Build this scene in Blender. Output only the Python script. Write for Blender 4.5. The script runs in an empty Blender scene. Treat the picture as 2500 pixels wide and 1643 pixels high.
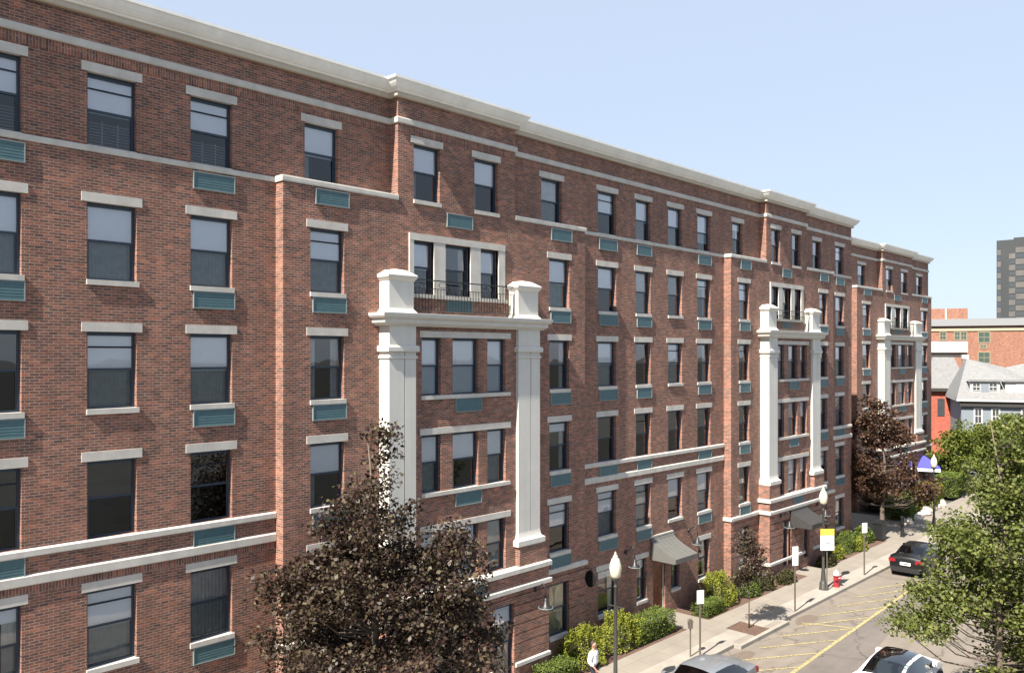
import bpy, math, random
import numpy as np
from mathutils import Vector, Matrix, noise
random.seed(7); rng = np.random.default_rng(7)
R = math.radians
SC = bpy.context.scene; COL = SC.collection
# ---------------------------------------------------------------- camera
PHI = R(43.8); SN, CS = math.sin(PHI), math.cos(PHI); FPX = 2020.0; CAMZ = 11.7
cam = bpy.data.cameras.new('camera'); co = bpy.data.objects.new('camera', cam); COL.objects.link(co)
cam.sensor_width = 36; cam.lens = FPX / 2500 * 36; cam.clip_end = 6000; cam.clip_start = 0.3
cam.shift_y = (867 - 821.5) / 2500
co.location = (0, -21, CAMZ); co.rotation_euler = (R(90), 0, PHI - R(90)); SC.camera = co
# ---------------------------------------------------------------- world, sun
SUN_EL, SUN_AZ = R(49), R(83.2)
sd = Vector((math.sin(SUN_AZ) * math.cos(SUN_EL), math.cos(SUN_AZ) * math.cos(SUN_EL), -math.sin(SUN_EL)))
w = bpy.data.worlds.new("World"); SC.world = w; w.use_nodes = True
nt = w.node_tree; bg = nt.nodes['Background']
sky = nt.nodes.new('ShaderNodeTexSky'); sky.sky_type = 'NISHITA'; sky.sun_disc = False
sky.sun_elevation = SUN_EL; sky.sun_rotation = math.atan2(-sd.x, -sd.y)
sky.air_density = 1.0; sky.dust_density = .8; sky.ozone_density = 2.5; sky.altitude = 50
hz = nt.nodes.new('ShaderNodeMix'); hz.data_type = 'RGBA'; hz.inputs[0].default_value = .78; hz.inputs[7].default_value = (3.3, 3.8, 4.65, 1)   # thin bright summer haze
nt.links.new(sky.outputs[0], hz.inputs[6]); nt.links.new(hz.outputs[2], bg.inputs[0]); bg.inputs[1].default_value = 0.075
sl = bpy.data.lights.new('sun', 'SUN'); sl.energy = 5.0; sl.angle = R(0.5); sl.color = (1, .93, .83)
so = bpy.data.objects.new('sun', sl); COL.objects.link(so); so.rotation_euler = sd.to_track_quat('-Z', 'Y').to_euler()
SC.view_settings.view_transform = 'Standard'; SC.view_settings.look = 'None'
SC.view_settings.exposure = 1.5; SC.view_settings.gamma = 1

def at(u, Z, v=None):
    """world point seen at photo pixel u, at forward distance Z (and height at pixel v)"""
    X = (u - 1250) / FPX * Z
    x = Z * CS + X * SN; y = Z * SN - X * CS - 21
    return (x, y) if v is None else (x, y, CAMZ + (867 - v) / FPX * Z)
# ---------------------------------------------------------------- materials
MATS = {}
def new_mat(name):
    m = bpy.data.materials.new(name); m.use_nodes = True; MATS[name] = m
    return m, m.node_tree.nodes, m.node_tree.links, m.node_tree.nodes['Principled BSDF']
def simple(name, col, rough=.6, metal=0, spec=.5, var=0, vs=3.0, bump=0, bs=40, coat=0):
    m, n, l, p = new_mat(name)
    p.inputs['Base Color'].default_value = (*col, 1); p.inputs['Roughness'].default_value = rough
    p.inputs['Metallic'].default_value = metal; p.inputs['Specular IOR Level'].default_value = spec
    p.inputs['Coat Weight'].default_value = coat
    tc = n.new('ShaderNodeTexCoord')
    if var:
        t = n.new('ShaderNodeTexNoise'); t.inputs['Scale'].default_value = vs; t.inputs['Detail'].default_value = 8
        t.inputs['Roughness'].default_value = .65
        l.new(tc.outputs['Object'], t.inputs['Vector'])
        r = n.new('ShaderNodeMapRange'); r.inputs[1].default_value = .3; r.inputs[2].default_value = .7
        r.inputs[3].default_value = 1 - var; r.inputs[4].default_value = 1 + var
        l.new(t.outputs[0], r.inputs[0])
        mx = n.new('ShaderNodeVectorMath'); mx.operation = 'SCALE'; mx.inputs[0].default_value = col
        l.new(r.outputs[0], mx.inputs['Scale']); l.new(mx.outputs[0], p.inputs['Base Color'])
    if bump:
        t2 = n.new('ShaderNodeTexNoise'); t2.inputs['Scale'].default_value = bs; t2.inputs['Detail'].default_value = 4
        l.new(tc.outputs['Object'], t2.inputs['Vector'])
        b = n.new('ShaderNodeBump'); b.inputs['Strength'].default_value = bump; b.inputs['Distance'].default_value = .02
        l.new(t2.outputs[0], b.inputs['Height']); l.new(b.outputs[0], p.inputs['Normal'])
    return m
def brick_mat(name, c1, c2, mortar, bw=.2, bh=.068, ms=.009, soldier=False, blot=.21):
    m, n, l, p = new_mat(name)
    tc = n.new('ShaderNodeTexCoord'); sp = n.new('ShaderNodeSeparateXYZ'); l.new(tc.outputs['Object'], sp.inputs[0])
    ad = n.new('ShaderNodeMath'); l.new(sp.outputs[0], ad.inputs[0]); l.new(sp.outputs[1], ad.inputs[1])
    cb = n.new('ShaderNodeCombineXYZ')
    if soldier: l.new(ad.outputs[0], cb.inputs[1]); l.new(sp.outputs[2], cb.inputs[0])
    else: l.new(ad.outputs[0], cb.inputs[0]); l.new(sp.outputs[2], cb.inputs[1])
    bt = n.new('ShaderNodeTexBrick'); l.new(cb.outputs[0], bt.inputs['Vector'])
    bt.inputs['Scale'].default_value = 1; bt.inputs['Brick Width'].default_value = bw if not soldier else .6
    bt.inputs['Row Height'].default_value = bh; bt.inputs['Mortar Size'].default_value = ms
    bt.inputs['Mortar Smooth'].default_value = .2; bt.inputs['Bias'].default_value = 0
    bt.inputs['Color1'].default_value = (*c1, 1); bt.inputs['Color2'].default_value = (*c2, 1); bt.inputs['Mortar'].default_value = (*mortar, 1)
    # a second tint per brick: dark burnt headers
    bt2 = n.new('ShaderNodeTexBrick')
    for k in ('Scale', 'Brick Width', 'Row Height', 'Mortar Smooth'): bt2.inputs[k].default_value = bt.inputs[k].default_value
    bt2.inputs['Mortar Size'].default_value = 0; bt2.inputs['Bias'].default_value = -.1
    mp = n.new('ShaderNodeVectorMath'); mp.operation = 'ADD'; mp.inputs[1].default_value = (bt.inputs['Brick Width'].default_value * 14, bh * 26, 0)
    l.new(cb.outputs[0], mp.inputs[0]); l.new(mp.outputs[0], bt2.inputs['Vector'])
    bt2.inputs['Color1'].default_value = (.64, .67, .76, 1); bt2.inputs['Color2'].default_value = (1.26, 1.2, 1.12, 1)
    mu = n.new('ShaderNodeVectorMath'); mu.operation = 'MULTIPLY'
    l.new(bt.outputs['Color'], mu.inputs[0]); l.new(bt2.outputs['Color'], mu.inputs[1])
    mk = n.new('ShaderNodeMix'); mk.data_type = 'VECTOR'; l.new(bt.outputs['Fac'], mk.inputs[0])
    l.new(mu.outputs[0], mk.inputs[4]); mk.inputs[5].default_value = mortar
    ns = n.new('ShaderNodeTexNoise'); ns.inputs['Scale'].default_value = .9; ns.inputs['Detail'].default_value = 7; ns.inputs['Roughness'].default_value = .7
    l.new(tc.outputs['Object'], ns.inputs['Vector'])
    r = n.new('ShaderNodeMapRange'); r.inputs[1].default_value = .3; r.inputs[2].default_value = .7
    r.inputs[3].default_value = 1 - blot; r.inputs[4].default_value = 1 + blot; l.new(ns.outputs[0], r.inputs[0])
    def fac(scale, vec, lo, hi, det=5):
        q = n.new('ShaderNodeTexNoise'); q.inputs['Scale'].default_value = scale; q.inputs['Detail'].default_value = det
        mpp = n.new('ShaderNodeMapping'); mpp.inputs['Scale'].default_value = vec; l.new(tc.outputs['Object'], mpp.inputs[0]); l.new(mpp.outputs[0], q.inputs['Vector'])
        rr = n.new('ShaderNodeMapRange'); rr.inputs[1].default_value = .32; rr.inputs[2].default_value = .68; rr.inputs[3].default_value = lo; rr.inputs[4].default_value = hi; l.new(q.outputs[0], rr.inputs[0]); return rr.outputs[0]
    m1 = n.new('ShaderNodeMath'); m1.operation = 'MULTIPLY'; l.new(r.outputs[0], m1.inputs[0]); l.new(fac(1.6, (1, 1, .12), .88, 1.1), m1.inputs[1])
    m2 = n.new('ShaderNodeMath'); m2.operation = 'MULTIPLY'; l.new(m1.outputs[0], m2.inputs[0]); l.new(fac(3.2, (1, 1, 3.0), .78, 1.24), m2.inputs[1])
    sc = n.new('ShaderNodeVectorMath'); sc.operation = 'SCALE'; l.new(mk.outputs[1], sc.inputs[0]); l.new(m2.outputs[0], sc.inputs['Scale'])
    l.new(sc.outputs[0], p.inputs['Base Color']); p.inputs['Roughness'].default_value = .85
    b = n.new('ShaderNodeBump'); b.invert = True; b.inputs['Strength'].default_value = .35; b.inputs['Distance'].default_value = .008
    l.new(bt.outputs['Fac'], b.inputs['Height']); l.new(b.outputs[0], p.inputs['Normal'])
    return m
def glass_mat(name, tint, spec=1.0, ior=1.5):
    m, n, l, p = new_mat(name); n.remove(p)
    out = n['Material Output']; tr = n.new('ShaderNodeBsdfTransparent'); tr.inputs[0].default_value = (*tint, 1)
    gl = n.new('ShaderNodeBsdfGlossy'); gl.inputs['Roughness'].default_value = .02
    fr = n.new('ShaderNodeFresnel'); fr.inputs[0].default_value = ior
    ge = n.new('ShaderNodeNewGeometry'); ns = n.new('ShaderNodeTexNoise'); ns.inputs['Scale'].default_value = .8
    l.new(ge.outputs['Position'], ns.inputs['Vector']); bm = n.new('ShaderNodeBump'); bm.inputs['Distance'].default_value = .02; bm.inputs['Strength'].default_value = .25
    l.new(ns.outputs[0], bm.inputs['Height']); l.new(bm.outputs[0], gl.inputs['Normal'])
    mt = n.new('ShaderNodeMath'); mt.operation = 'MULTIPLY'; mt.inputs[1].default_value = spec; mt.use_clamp = True
    l.new(fr.outputs[0], mt.inputs[0])
    mx = n.new('ShaderNodeMixShader'); l.new(mt.outputs[0], mx.inputs[0]); l.new(tr.outputs[0], mx.inputs[1]); l.new(gl.outputs[0], mx.inputs[2])
    l.new(mx.outputs[0], out.inputs[0]); return m
def leaf_mat(name, c1, c2, c3, trans=.3, rough=.5):
    m, n, l, p = new_mat(name); out = n['Material Output']
    ge = n.new('ShaderNodeNewGeometry'); cr = n.new('ShaderNodeValToRGB'); l.new(ge.outputs['Random Per Island'], cr.inputs[0])
    e = cr.color_ramp.elements; e[0].color = (*c1, 1); e[1].color = (*c3, 1); e[1].position = 1
    x = e.new(.55); x.color = (*c2, 1)
    l.new(cr.outputs[0], p.inputs['Base Color']); p.inputs['Roughness'].default_value = rough + .12; p.inputs['Specular IOR Level'].default_value = .3
    tl = n.new('ShaderNodeBsdfTranslucent'); l.new(cr.outputs[0], tl.inputs[0])
    mx = n.new('ShaderNodeMixShader'); mx.inputs[0].default_value = trans
    l.new(p.outputs[0], mx.inputs[1]); l.new(tl.outputs[0], mx.inputs[2]); l.new(mx.outputs[0], out.inputs[0]); return m
BR1, BR2, MOR = (.27, .100, .063), (.128, .068, .055), (.285, .20, .15)
M_brick = brick_mat('red_brown_brick', BR1, BR2, MOR)
M_soldier = brick_mat('upright_brick', BR1, BR2, MOR, soldier=True)
M_orange = brick_mat('orange_brick', (.27, .115, .07), (.23, .095, .06), (.27, .16, .11), blot=.06)
M_redbrick = brick_mat('red_brick', (.36, .075, .04), (.30, .06, .034), (.38, .14, .1), blot=.1)
M_stone = simple('cast_stone', (.49, .465, .42), .8, var=.14, vs=1.8, bump=.15, bs=60)
M_cornice = simple('cream_cornice', (.80, .80, .76), .6, var=.08, vs=.8)
M_white = simple('white_stucco', (.545, .53, .485), .65, var=.05, vs=1.2, bump=.08, bs=25)
M_frame = simple('dark_frame', (.02, .034, .055), .4)
M_glass = glass_mat('window_glass', (.97, .985, 1.0), 3.8)
M_screen = glass_mat('screened_glass', (.58, .63, .66), 1.9)
M_blind = simple('white_shade', (.88, .90, .93), .8, var=.03, vs=4)
M_curtain = simple('grey_curtain', (.55, .55, .53), .9, var=.15, vs=5)
M_cream = simple('cream_curtain', (.62, .55, .38), .9, var=.1, vs=5)
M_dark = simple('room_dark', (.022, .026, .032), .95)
M_teal = simple('teal_louver', (.058, .118, .132), .5, var=.12, vs=6)
M_alu = simple('pale_metal', (.19, .23, .23), .5)
M_iron = simple('black_iron', (.012, .012, .013), .45)
M_awn = simple('grey_canvas', (.10, .098, .09), .8, var=.08, vs=4)
M_door = simple('brown_door', (.14, .045, .018), .45, var=.3, vs=2)
M_roof = simple('roof_membrane', (.25, .25, .25), .9)
# ---------------------------------------------------------------- mesh helper
class MB:
    def __init__(s): s.v = []; s.f = []; s.mi = []; s.mats = []
    def m(s, mat):
        if mat not in s.mats: s.mats.append(mat)
        return s.mats.index(mat)
    def quad(s, pts, mat):
        k = len(s.v); s.v += [tuple(p) for p in pts]; s.f.append(tuple(range(k, k + len(pts)))); s.mi.append(s.m(mat))
    def box(s, x0, x1, y0, y1, z0, z1, mat):
        k = len(s.v); s.v += [(x, y, z) for z in (z0, z1) for y in (y0, y1) for x in (x0, x1)]
        for q in ((0, 2, 3, 1), (4, 5, 7, 6), (0, 1, 5, 4), (2, 6, 7, 3), (0, 4, 6, 2), (1, 3, 7, 5)):
            s.f.append(tuple(k + i for i in q)); s.mi.append(s.m(mat))
    def prism(s, poly, a, b, axis, mat):
        """poly in the two other axes, extruded along axis from a to b"""
        def P(q, t):
            return (t, q[0], q[1]) if axis == 'x' else (q[0], t, q[1]) if axis == 'y' else (q[0], q[1], t)
        k = len(s.v); n = len(poly); s.v += [P(q, a) for q in poly] + [P(q, b) for q in poly]
        i = s.m(mat); s.f.append(tuple(k + j for j in range(n))); s.f.append(tuple(k + n + j for j in reversed(range(n)))); s.mi += [i, i]
        for j in range(n):
            s.f.append((k + j, k + n + j, k + n + (j + 1) % n, k + (j + 1) % n)); s.mi.append(i)
    def tube(s, pts, rad, mat, n=8, cap=True):
        pts = [Vector(p) for p in pts]
        if not hasattr(rad, '__len__'): rad = [rad] * len(pts)
        rings = []; i = s.m(mat); ref = None
        for j, p in enumerate(pts):
            d = (pts[min(j + 1, len(pts) - 1)] - pts[max(j - 1, 0)]).normalized()
            a = d.orthogonal().normalized() if ref is None else (ref - d * ref.dot(d)).normalized()
            ref = a; b = d.cross(a); k = len(s.v)
            for t in range(n):
                an = 2 * math.pi * t / n; s.v.append(tuple(p + (a * math.cos(an) + b * math.sin(an)) * rad[j]))
            rings.append(k)
        for a, b in zip(rings, rings[1:]):
            for t in range(n): s.f.append((a + t, a + (t + 1) % n, b + (t + 1) % n, b + t)); s.mi.append(i)
        if cap:
            s.f.append(tuple(rings[0] + t for t in reversed(range(n)))); s.f.append(tuple(rings[-1] + t for t in range(n))); s.mi += [i, i]
    def lathe(s, cx, cy, prof, mat, n=16):
        i = s.m(mat); rings = []
        for r, z in prof:
            k = len(s.v); rings.append(k)
            s.v += [(cx + r * math.cos(2 * math.pi * t / n), cy + r * math.sin(2 * math.pi * t / n), z) for t in range(n)]
        for a, b in zip(rings, rings[1:]):
            for t in range(n): s.f.append((a + t, a + (t + 1) % n, b + (t + 1) % n, b + t)); s.mi.append(i)
        s.f.append(tuple(rings[0] + t for t in reversed(range(n)))); s.f.append(tuple(rings[-1] + t for t in range(n))); s.mi += [i, i]
    def sweep(s, path, prof, mat, cap=True):
        """path: (x,y) points, outward side = right hand of travel; prof: (projection, z)"""
        i = s.m(mat); P = [Vector(p) for p in path]; rings = []; n = len(prof)
        for j, p in enumerate(P):
            ns = []
            if j > 0: d = (p - P[j - 1]).normalized(); ns.append(Vector((d.y, -d.x)))
            if j < len(P) - 1: d = (P[j + 1] - p).normalized(); ns.append(Vector((d.y, -d.x)))
            if len(ns) == 2: a = ns[0] + ns[1]; off = a / max(.2, a.dot(ns[0]))
            else: off = ns[0]
            k = len(s.v); rings.append(k); s.v += [(p.x + off.x * q, p.y + off.y * q, z) for q, z in prof]
        for a, b in zip(rings, rings[1:]):
            for t in range(n): s.f.append((a + t, b + t, b + (t + 1) % n, a + (t + 1) % n)); s.mi.append(i)
        if cap:
            s.f.append(tuple(rings[0] + t for t in range(n))); s.f.append(tuple(rings[-1] + t for t in reversed(range(n)))); s.mi += [i, i]
    def build(s, name, parent=None, smooth=False, fix=True):
        me = bpy.data.meshes.new(name); me.from_pydata(s.v, [], s.f)
        for m in s.mats: me.materials.append(m)
        me.polygons.foreach_set('material_index', s.mi)
        if smooth: me.polygons.foreach_set('use_smooth', [True] * len(s.f))
        o = bpy.data.objects.new(name, me); COL.objects.link(o)
        if parent: o.parent = parent
        return o
def shade_auto(o, deg=40):
    me = o.data; me.polygons.foreach_set('use_smooth', [True] * len(me.polygons)); me.set_sharp_from_angle(angle=R(deg)); return o
def tag(o, label=None, cat=None, group=None, kind=None):
    if label: o['label'] = label
    if cat: o['category'] = cat
    if group: o['group'] = group
    if kind: o['kind'] = kind
    return o
def empty(name, loc, rz=0, label=None, cat=None, group=None):
    o = bpy.data.objects.new(name, None); COL.objects.link(o); o.location = loc; o.rotation_euler = (0, 0, rz)
    return tag(o, label, cat, group)
def copy_tree(o, parent=None):
    c = o.copy(); COL.objects.link(c); c.parent = parent
    for ch in o.children: copy_tree(ch, c)
    return c
def struct(mb, name, label, cat): o = mb.build(name); return tag(o, label, cat, kind='structure')
# ================================================================= the setting
M_asph = simple('asphalt_pale', (.155, .132, .108), .9, var=.1, vs=1.3, bump=.2, bs=90)
M_asph2 = simple('asphalt_dark', (.115, .099, .088), .9, var=.08, vs=1.5, bump=.2, bs=90)
M_conc = simple('concrete_walk', (.215, .19, .158), .85, var=.07, vs=1.2, bump=.1, bs=80)
M_conc2 = simple('concrete_kerb', (.27, .245, .21), .85, var=.08, vs=2)
M_soil = simple('soil_mulch', (.09, .052, .035), .95, var=.4, vs=9, bump=.6, bs=30)
M_litter = simple('leaf_litter', (.115, .09, .07), .95, var=.3, vs=9)
M_yel = simple('yellow_paint', (.34, .285, .13), .7, var=.3, vs=7)
M_grass = simple('ground_grass', (.05, .052, .045), .95, var=.3, vs=.6)
def slabjoint(m, w, off=(0, 0)):
    nt = m.node_tree; n = nt.nodes; l = nt.links; p = n['Principled BSDF']
    src = p.inputs['Base Color'].links[0].from_socket
    tc = n.new('ShaderNodeTexCoord'); b = n.new('ShaderNodeTexBrick'); l.new(tc.outputs['Object'], b.inputs['Vector'])
    b.offset = 0; b.inputs['Scale'].default_value = 1; b.inputs['Brick Width'].default_value = w; b.inputs['Row Height'].default_value = w
    b.inputs['Mortar Size'].default_value = .014; b.inputs['Color1'].default_value = (1, 1, 1, 1); b.inputs['Color2'].default_value = (.94, .94, .94, 1); b.inputs['Mortar'].default_value = (.72, .7, .68, 1)
    mu = n.new('ShaderNodeVectorMath'); mu.operation = 'MULTIPLY'; l.new(src, mu.inputs[0]); l.new(b.outputs[0], mu.inputs[1]); l.new(mu.outputs[0], p.inputs['Base Color'])
slabjoint(M_conc, 1.25)
def mul_noise(m, vec, scale, lo, hi, a=.35, b=.65):
    nt = m.node_tree; n = nt.nodes; l = nt.links; p = n['Principled BSDF']; src = p.inputs['Base Color'].links[0].from_socket
    tc = n.new('ShaderNodeTexCoord'); mp = n.new('ShaderNodeMapping'); mp.inputs['Scale'].default_value = vec; q = n.new('ShaderNodeTexNoise'); q.inputs['Scale'].default_value = scale; q.inputs['Detail'].default_value = 6
    l.new(tc.outputs['Object'], mp.inputs[0]); l.new(mp.outputs[0], q.inputs['Vector']); r = n.new('ShaderNodeMapRange'); r.inputs[1].default_value = a; r.inputs[2].default_value = b; r.inputs[3].default_value = lo; r.inputs[4].default_value = hi
    l.new(q.outputs[0], r.inputs[0]); s_ = n.new('ShaderNodeVectorMath'); s_.operation = 'SCALE'; l.new(src, s_.inputs[0]); l.new(r.outputs[0], s_.inputs['Scale']); l.new(s_.outputs[0], p.inputs['Base Color'])
def cracks(m, scale, w, dark):
    nt = m.node_tree; n = nt.nodes; l = nt.links; p = n['Principled BSDF']; src = p.inputs['Base Color'].links[0].from_socket
    tc = n.new('ShaderNodeTexCoord'); q = n.new('ShaderNodeTexNoise'); q.inputs['Scale'].default_value = 1.5; l.new(tc.outputs['Object'], q.inputs['Vector'])
    ad = n.new('ShaderNodeVectorMath'); ad.operation = 'ADD'; l.new(tc.outputs['Object'], ad.inputs[0]); l.new(q.outputs['Color'], ad.inputs[1])
    v = n.new('ShaderNodeTexVoronoi'); v.feature = 'DISTANCE_TO_EDGE'; v.inputs['Scale'].default_value = scale; l.new(ad.outputs[0], v.inputs['Vector'])
    r = n.new('ShaderNodeMapRange'); r.inputs[1].default_value = w * .4; r.inputs[2].default_value = w; r.inputs[3].default_value = dark; r.inputs[4].default_value = 1; l.new(v.outputs['Distance'], r.inputs[0])
    s_ = n.new('ShaderNodeVectorMath'); s_.operation = 'SCALE'; l.new(src, s_.inputs[0]); l.new(r.outputs[0], s_.inputs['Scale']); l.new(s_.outputs[0], p.inputs['Base Color'])
for m_ in (M_asph, M_asph2): mul_noise(m_, (.15, 1.3, 1), 1.2, .9, 1.08); mul_noise(m_, (1, 1, 1), .7, .86, 1.02, .3, .45); cracks(m_, .22, .012, .66)
mul_noise(M_conc, (1, 1, 1), .5, .9, 1.05); mul_noise(M_conc2, (1, 1, 1), .9, .85, 1.05); mul_noise(M_yel, (1, 1, 1), 14, .6, 1.0, .42, .54)
for m_ in (M_stone, M_white, M_cornice): mul_noise(m_, (1, 1, .08), 3.5, .93 if m_ is M_stone else .965, 1.03)
g = MB(); g.quad([(-1500, -1500, -.3), (3000, -1500, -.3), (3000, 3000, -.3), (-1500, 3000, -.3)], M_grass)
struct(g, 'ground', 'dull green ground spreading away under the buildings', 'ground')
g = MB(); g.box(-60, 125, -13.2, -4.3, -.28, -.14, M_asph); struct(g, 'road', 'pale grey asphalt street along the brick building', 'road')
g = MB(); g.quad([(-30, -9.0 - 60.7 * .143 * 0, -.136), (30.7, -9.0, -.136), (38.4, -7.95, -.136), (60, -7.3, -.136), (60, -6.4, -.136), (29, -7.15, -.136), (-30, -7.2, -.136)], M_asph2)
struct(g, 'road_patch', 'darker strip of asphalt beside the yellow line', 'road')
# pavement: walk slab, kerb strip with the bump round the tree pit
PX0, PX1 = 31.95, 33.3   # tree pit
g = MB()
for a, b, c, d in ((-60, PX0, -3.25, -1.95), (PX1, 75, -3.25, -1.95), (PX0, PX1, -3.05, -1.95)): g.box(a, b, c, d, -.29, 0, M_conc)
for a, b in ((-60, PX0), (PX1, 75)): g.box(a, b, -4.12, -3.253, -.29, .001, M_conc2 if a > 0 or b < 40 else M_conc)
g.box(30.75, 32.45, -1.946, -.02, -.29, -.002, M_conc)
g.box(54.2, 62, -1.946, 3.4, -.29, -.003, M_conc); g.box(62, 125, -1.946, -.6, -.29, -.003, M_conc); g.box(75, 125, -4.12, -1.95, -.29, .0, M_conc)
g.box(42.6, 44.6, -1.946, -1.05, -.29, -.002, M_conc)
struct(g, 'sidewalk', 'beige concrete sidewalk between planting beds and street', 'sidewalk')
g = MB()
for a, b, c in ((-60, 27.9, -4.3), (29.6, 30.4, -4.3), (34.7, 54, -4.3), (56, 125, -4.3)): g.box(a, b, c, c + .178, -.27, .004, M_conc2)
g.box(27.9, 29.6, -4.3, -4.122, -.27, .004, M_conc2)
g.box(30.4, 34.7, -4.62, -4.44, -.27, .006, M_conc2); g.box(30.4, 30.58, -4.437, -4.122, -.27, .006, M_conc2); g.box(34.52, 34.7, -4.437, -4.122, -.27, .006, M_conc2)
g.box(30.58, PX0, -4.437, -4.122, -.27, -.002, M_conc); g.box(PX1, 34.52, -4.437, -4.122, -.27, -.002, M_conc)
g.box(54, 56, -4.3, -4.122, -.27, -.05, M_conc2)
struct(g, 'kerb', 'pale concrete kerb with a bump round the tree pit', 'kerb')
g = MB(); g.box(PX0 - .0, PX1 + .0, -4.433, -3.053, -.28, -.03, M_soil); struct(g, 'tree_pit', 'square of bare brown soil in the sidewalk', 'soil')
g = MB()
for a, b in ((-60, 30.75), (32.45, 54.2)):
    g.box(a, b, -1.948, 0.6, -.28, -.02, M_soil)
struct(g, 'planting_bed', 'brown mulch bed along the foot of the building', 'soil')
g = MB()
for (cx, cy, rx, ry) in ((29.7, -5.0, .9, .38), (35.9, -4.85, .95, .4)):
    g.quad([(cx + rx * math.cos(t * .524) * random.uniform(.85, 1.1), cy + ry * math.sin(t * .524) * random.uniform(.8, 1.1), -.134) for t in range(12)], M_litter)
struct(g, 'gutter_debris', 'brown patches of leaf litter and grit in the gutter', 'litter')
# yellow no-parking hatching
g = MB()
def stripe(p, q, wd, z=-.131):
    p, q = Vector(p), Vector(q); d = (q - p).normalized(); nn = Vector((-d.y, d.x)) * wd / 2
    g.quad([(*(p - nn), z), (*(q - nn), z), (*(q + nn), z), (*(p + nn), z)], M_yel)
LY = lambda x: -7.21 + (x - 28.97) * .0402
stripe((14, LY(14)), (45.6, LY(45.6)), .14)
for k in range(-6, 9):
    x = 29.15 + 1.93 * k
    if x + 3.0 > 46: break
    stripe((x, -5.05 - .0 * k), (x + 3.0 + .05 * k, LY(x + 3) + .09), .085, -.128)
stripe((35.3, -4.95), (36.15, LY(36) + .08), .12, -.125)
struct(g, 'road_marking', 'worn yellow hatching and edge line on the street', 'marking')
# far pavement under the camera side
g = MB(); g.box(-60, 125, -18, -13.2, -.29, 0, M_conc); struct(g, 'far_sidewalk', 'concrete sidewalk on the near side of the street', 'sidewalk')
# ================================================================= building pieces
def wall(mb, Y, x0, x1, z0, z1, ops=(), mat=None, depth=.21, grooves=(), sides=True):
    mat = mat or M_brick
    gh = .04
    xs = sorted({x0, x1, *[v for o in ops for v in (max(x0, min(x1, o[0])), max(x0, min(x1, o[1])))]})
    zs = sorted({z0, z1, *[v for o in ops for v in (max(z0, min(z1, o[2])), max(z0, min(z1, o[3])))], *[v for q in grooves for v in (q, q + gh) if z0 < v < z1]})
    for a, b in zip(xs, xs[1:]):
        for c, d in zip(zs, zs[1:]):
            if b - a < 1e-5 or d - c < 1e-5: continue
            mx, mz = (a + b) / 2, (c + d) / 2
            if any(o[0] < mx < o[1] and o[2] < mz < o[3] for o in ops): continue
            gr = any(q - 1e-4 < mz < q + gh for q in grooves); y = Y + (.03 if gr else 0)
            mb.quad([(a, y, c), (b, y, c), (b, y, d), (a, y, d)], mat)
            if gr:
                mb.quad([(a, Y, c), (b, Y, c), (b, y, c), (a, y, c)][::-1], mat); mb.quad([(a, Y, d), (b, Y, d), (b, y, d), (a, y, d)], mat)
    for o in ops:
        if len(o) > 4 or not (x0 < (o[0] + o[1]) / 2 < x1 and z0 < (o[2] + o[3]) / 2 < z1): continue
        a, b, c, d = o; e = Y + depth
        mb.quad([(a, Y, c), (a, Y, d), (a, e, d), (a, e, c)], mat); mb.quad([(b, Y, c), (b, e, c), (b, e, d), (b, Y, d)], mat)
        mb.quad([(a, Y, d), (b, Y, d), (b, e, d), (a, e, d)], mat); mb.quad([(a, Y, c), (a, e, c), (b, e, c), (b, Y, c)], mat)
def side(mb, x, y0, y1, z0, z1, mat=None, grooves=()):
    mat = mat or M_brick
    mb.quad([(x, y0, z0), (x, y1, z0), (x, y1, z1), (x, y0, z1)], mat)
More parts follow.
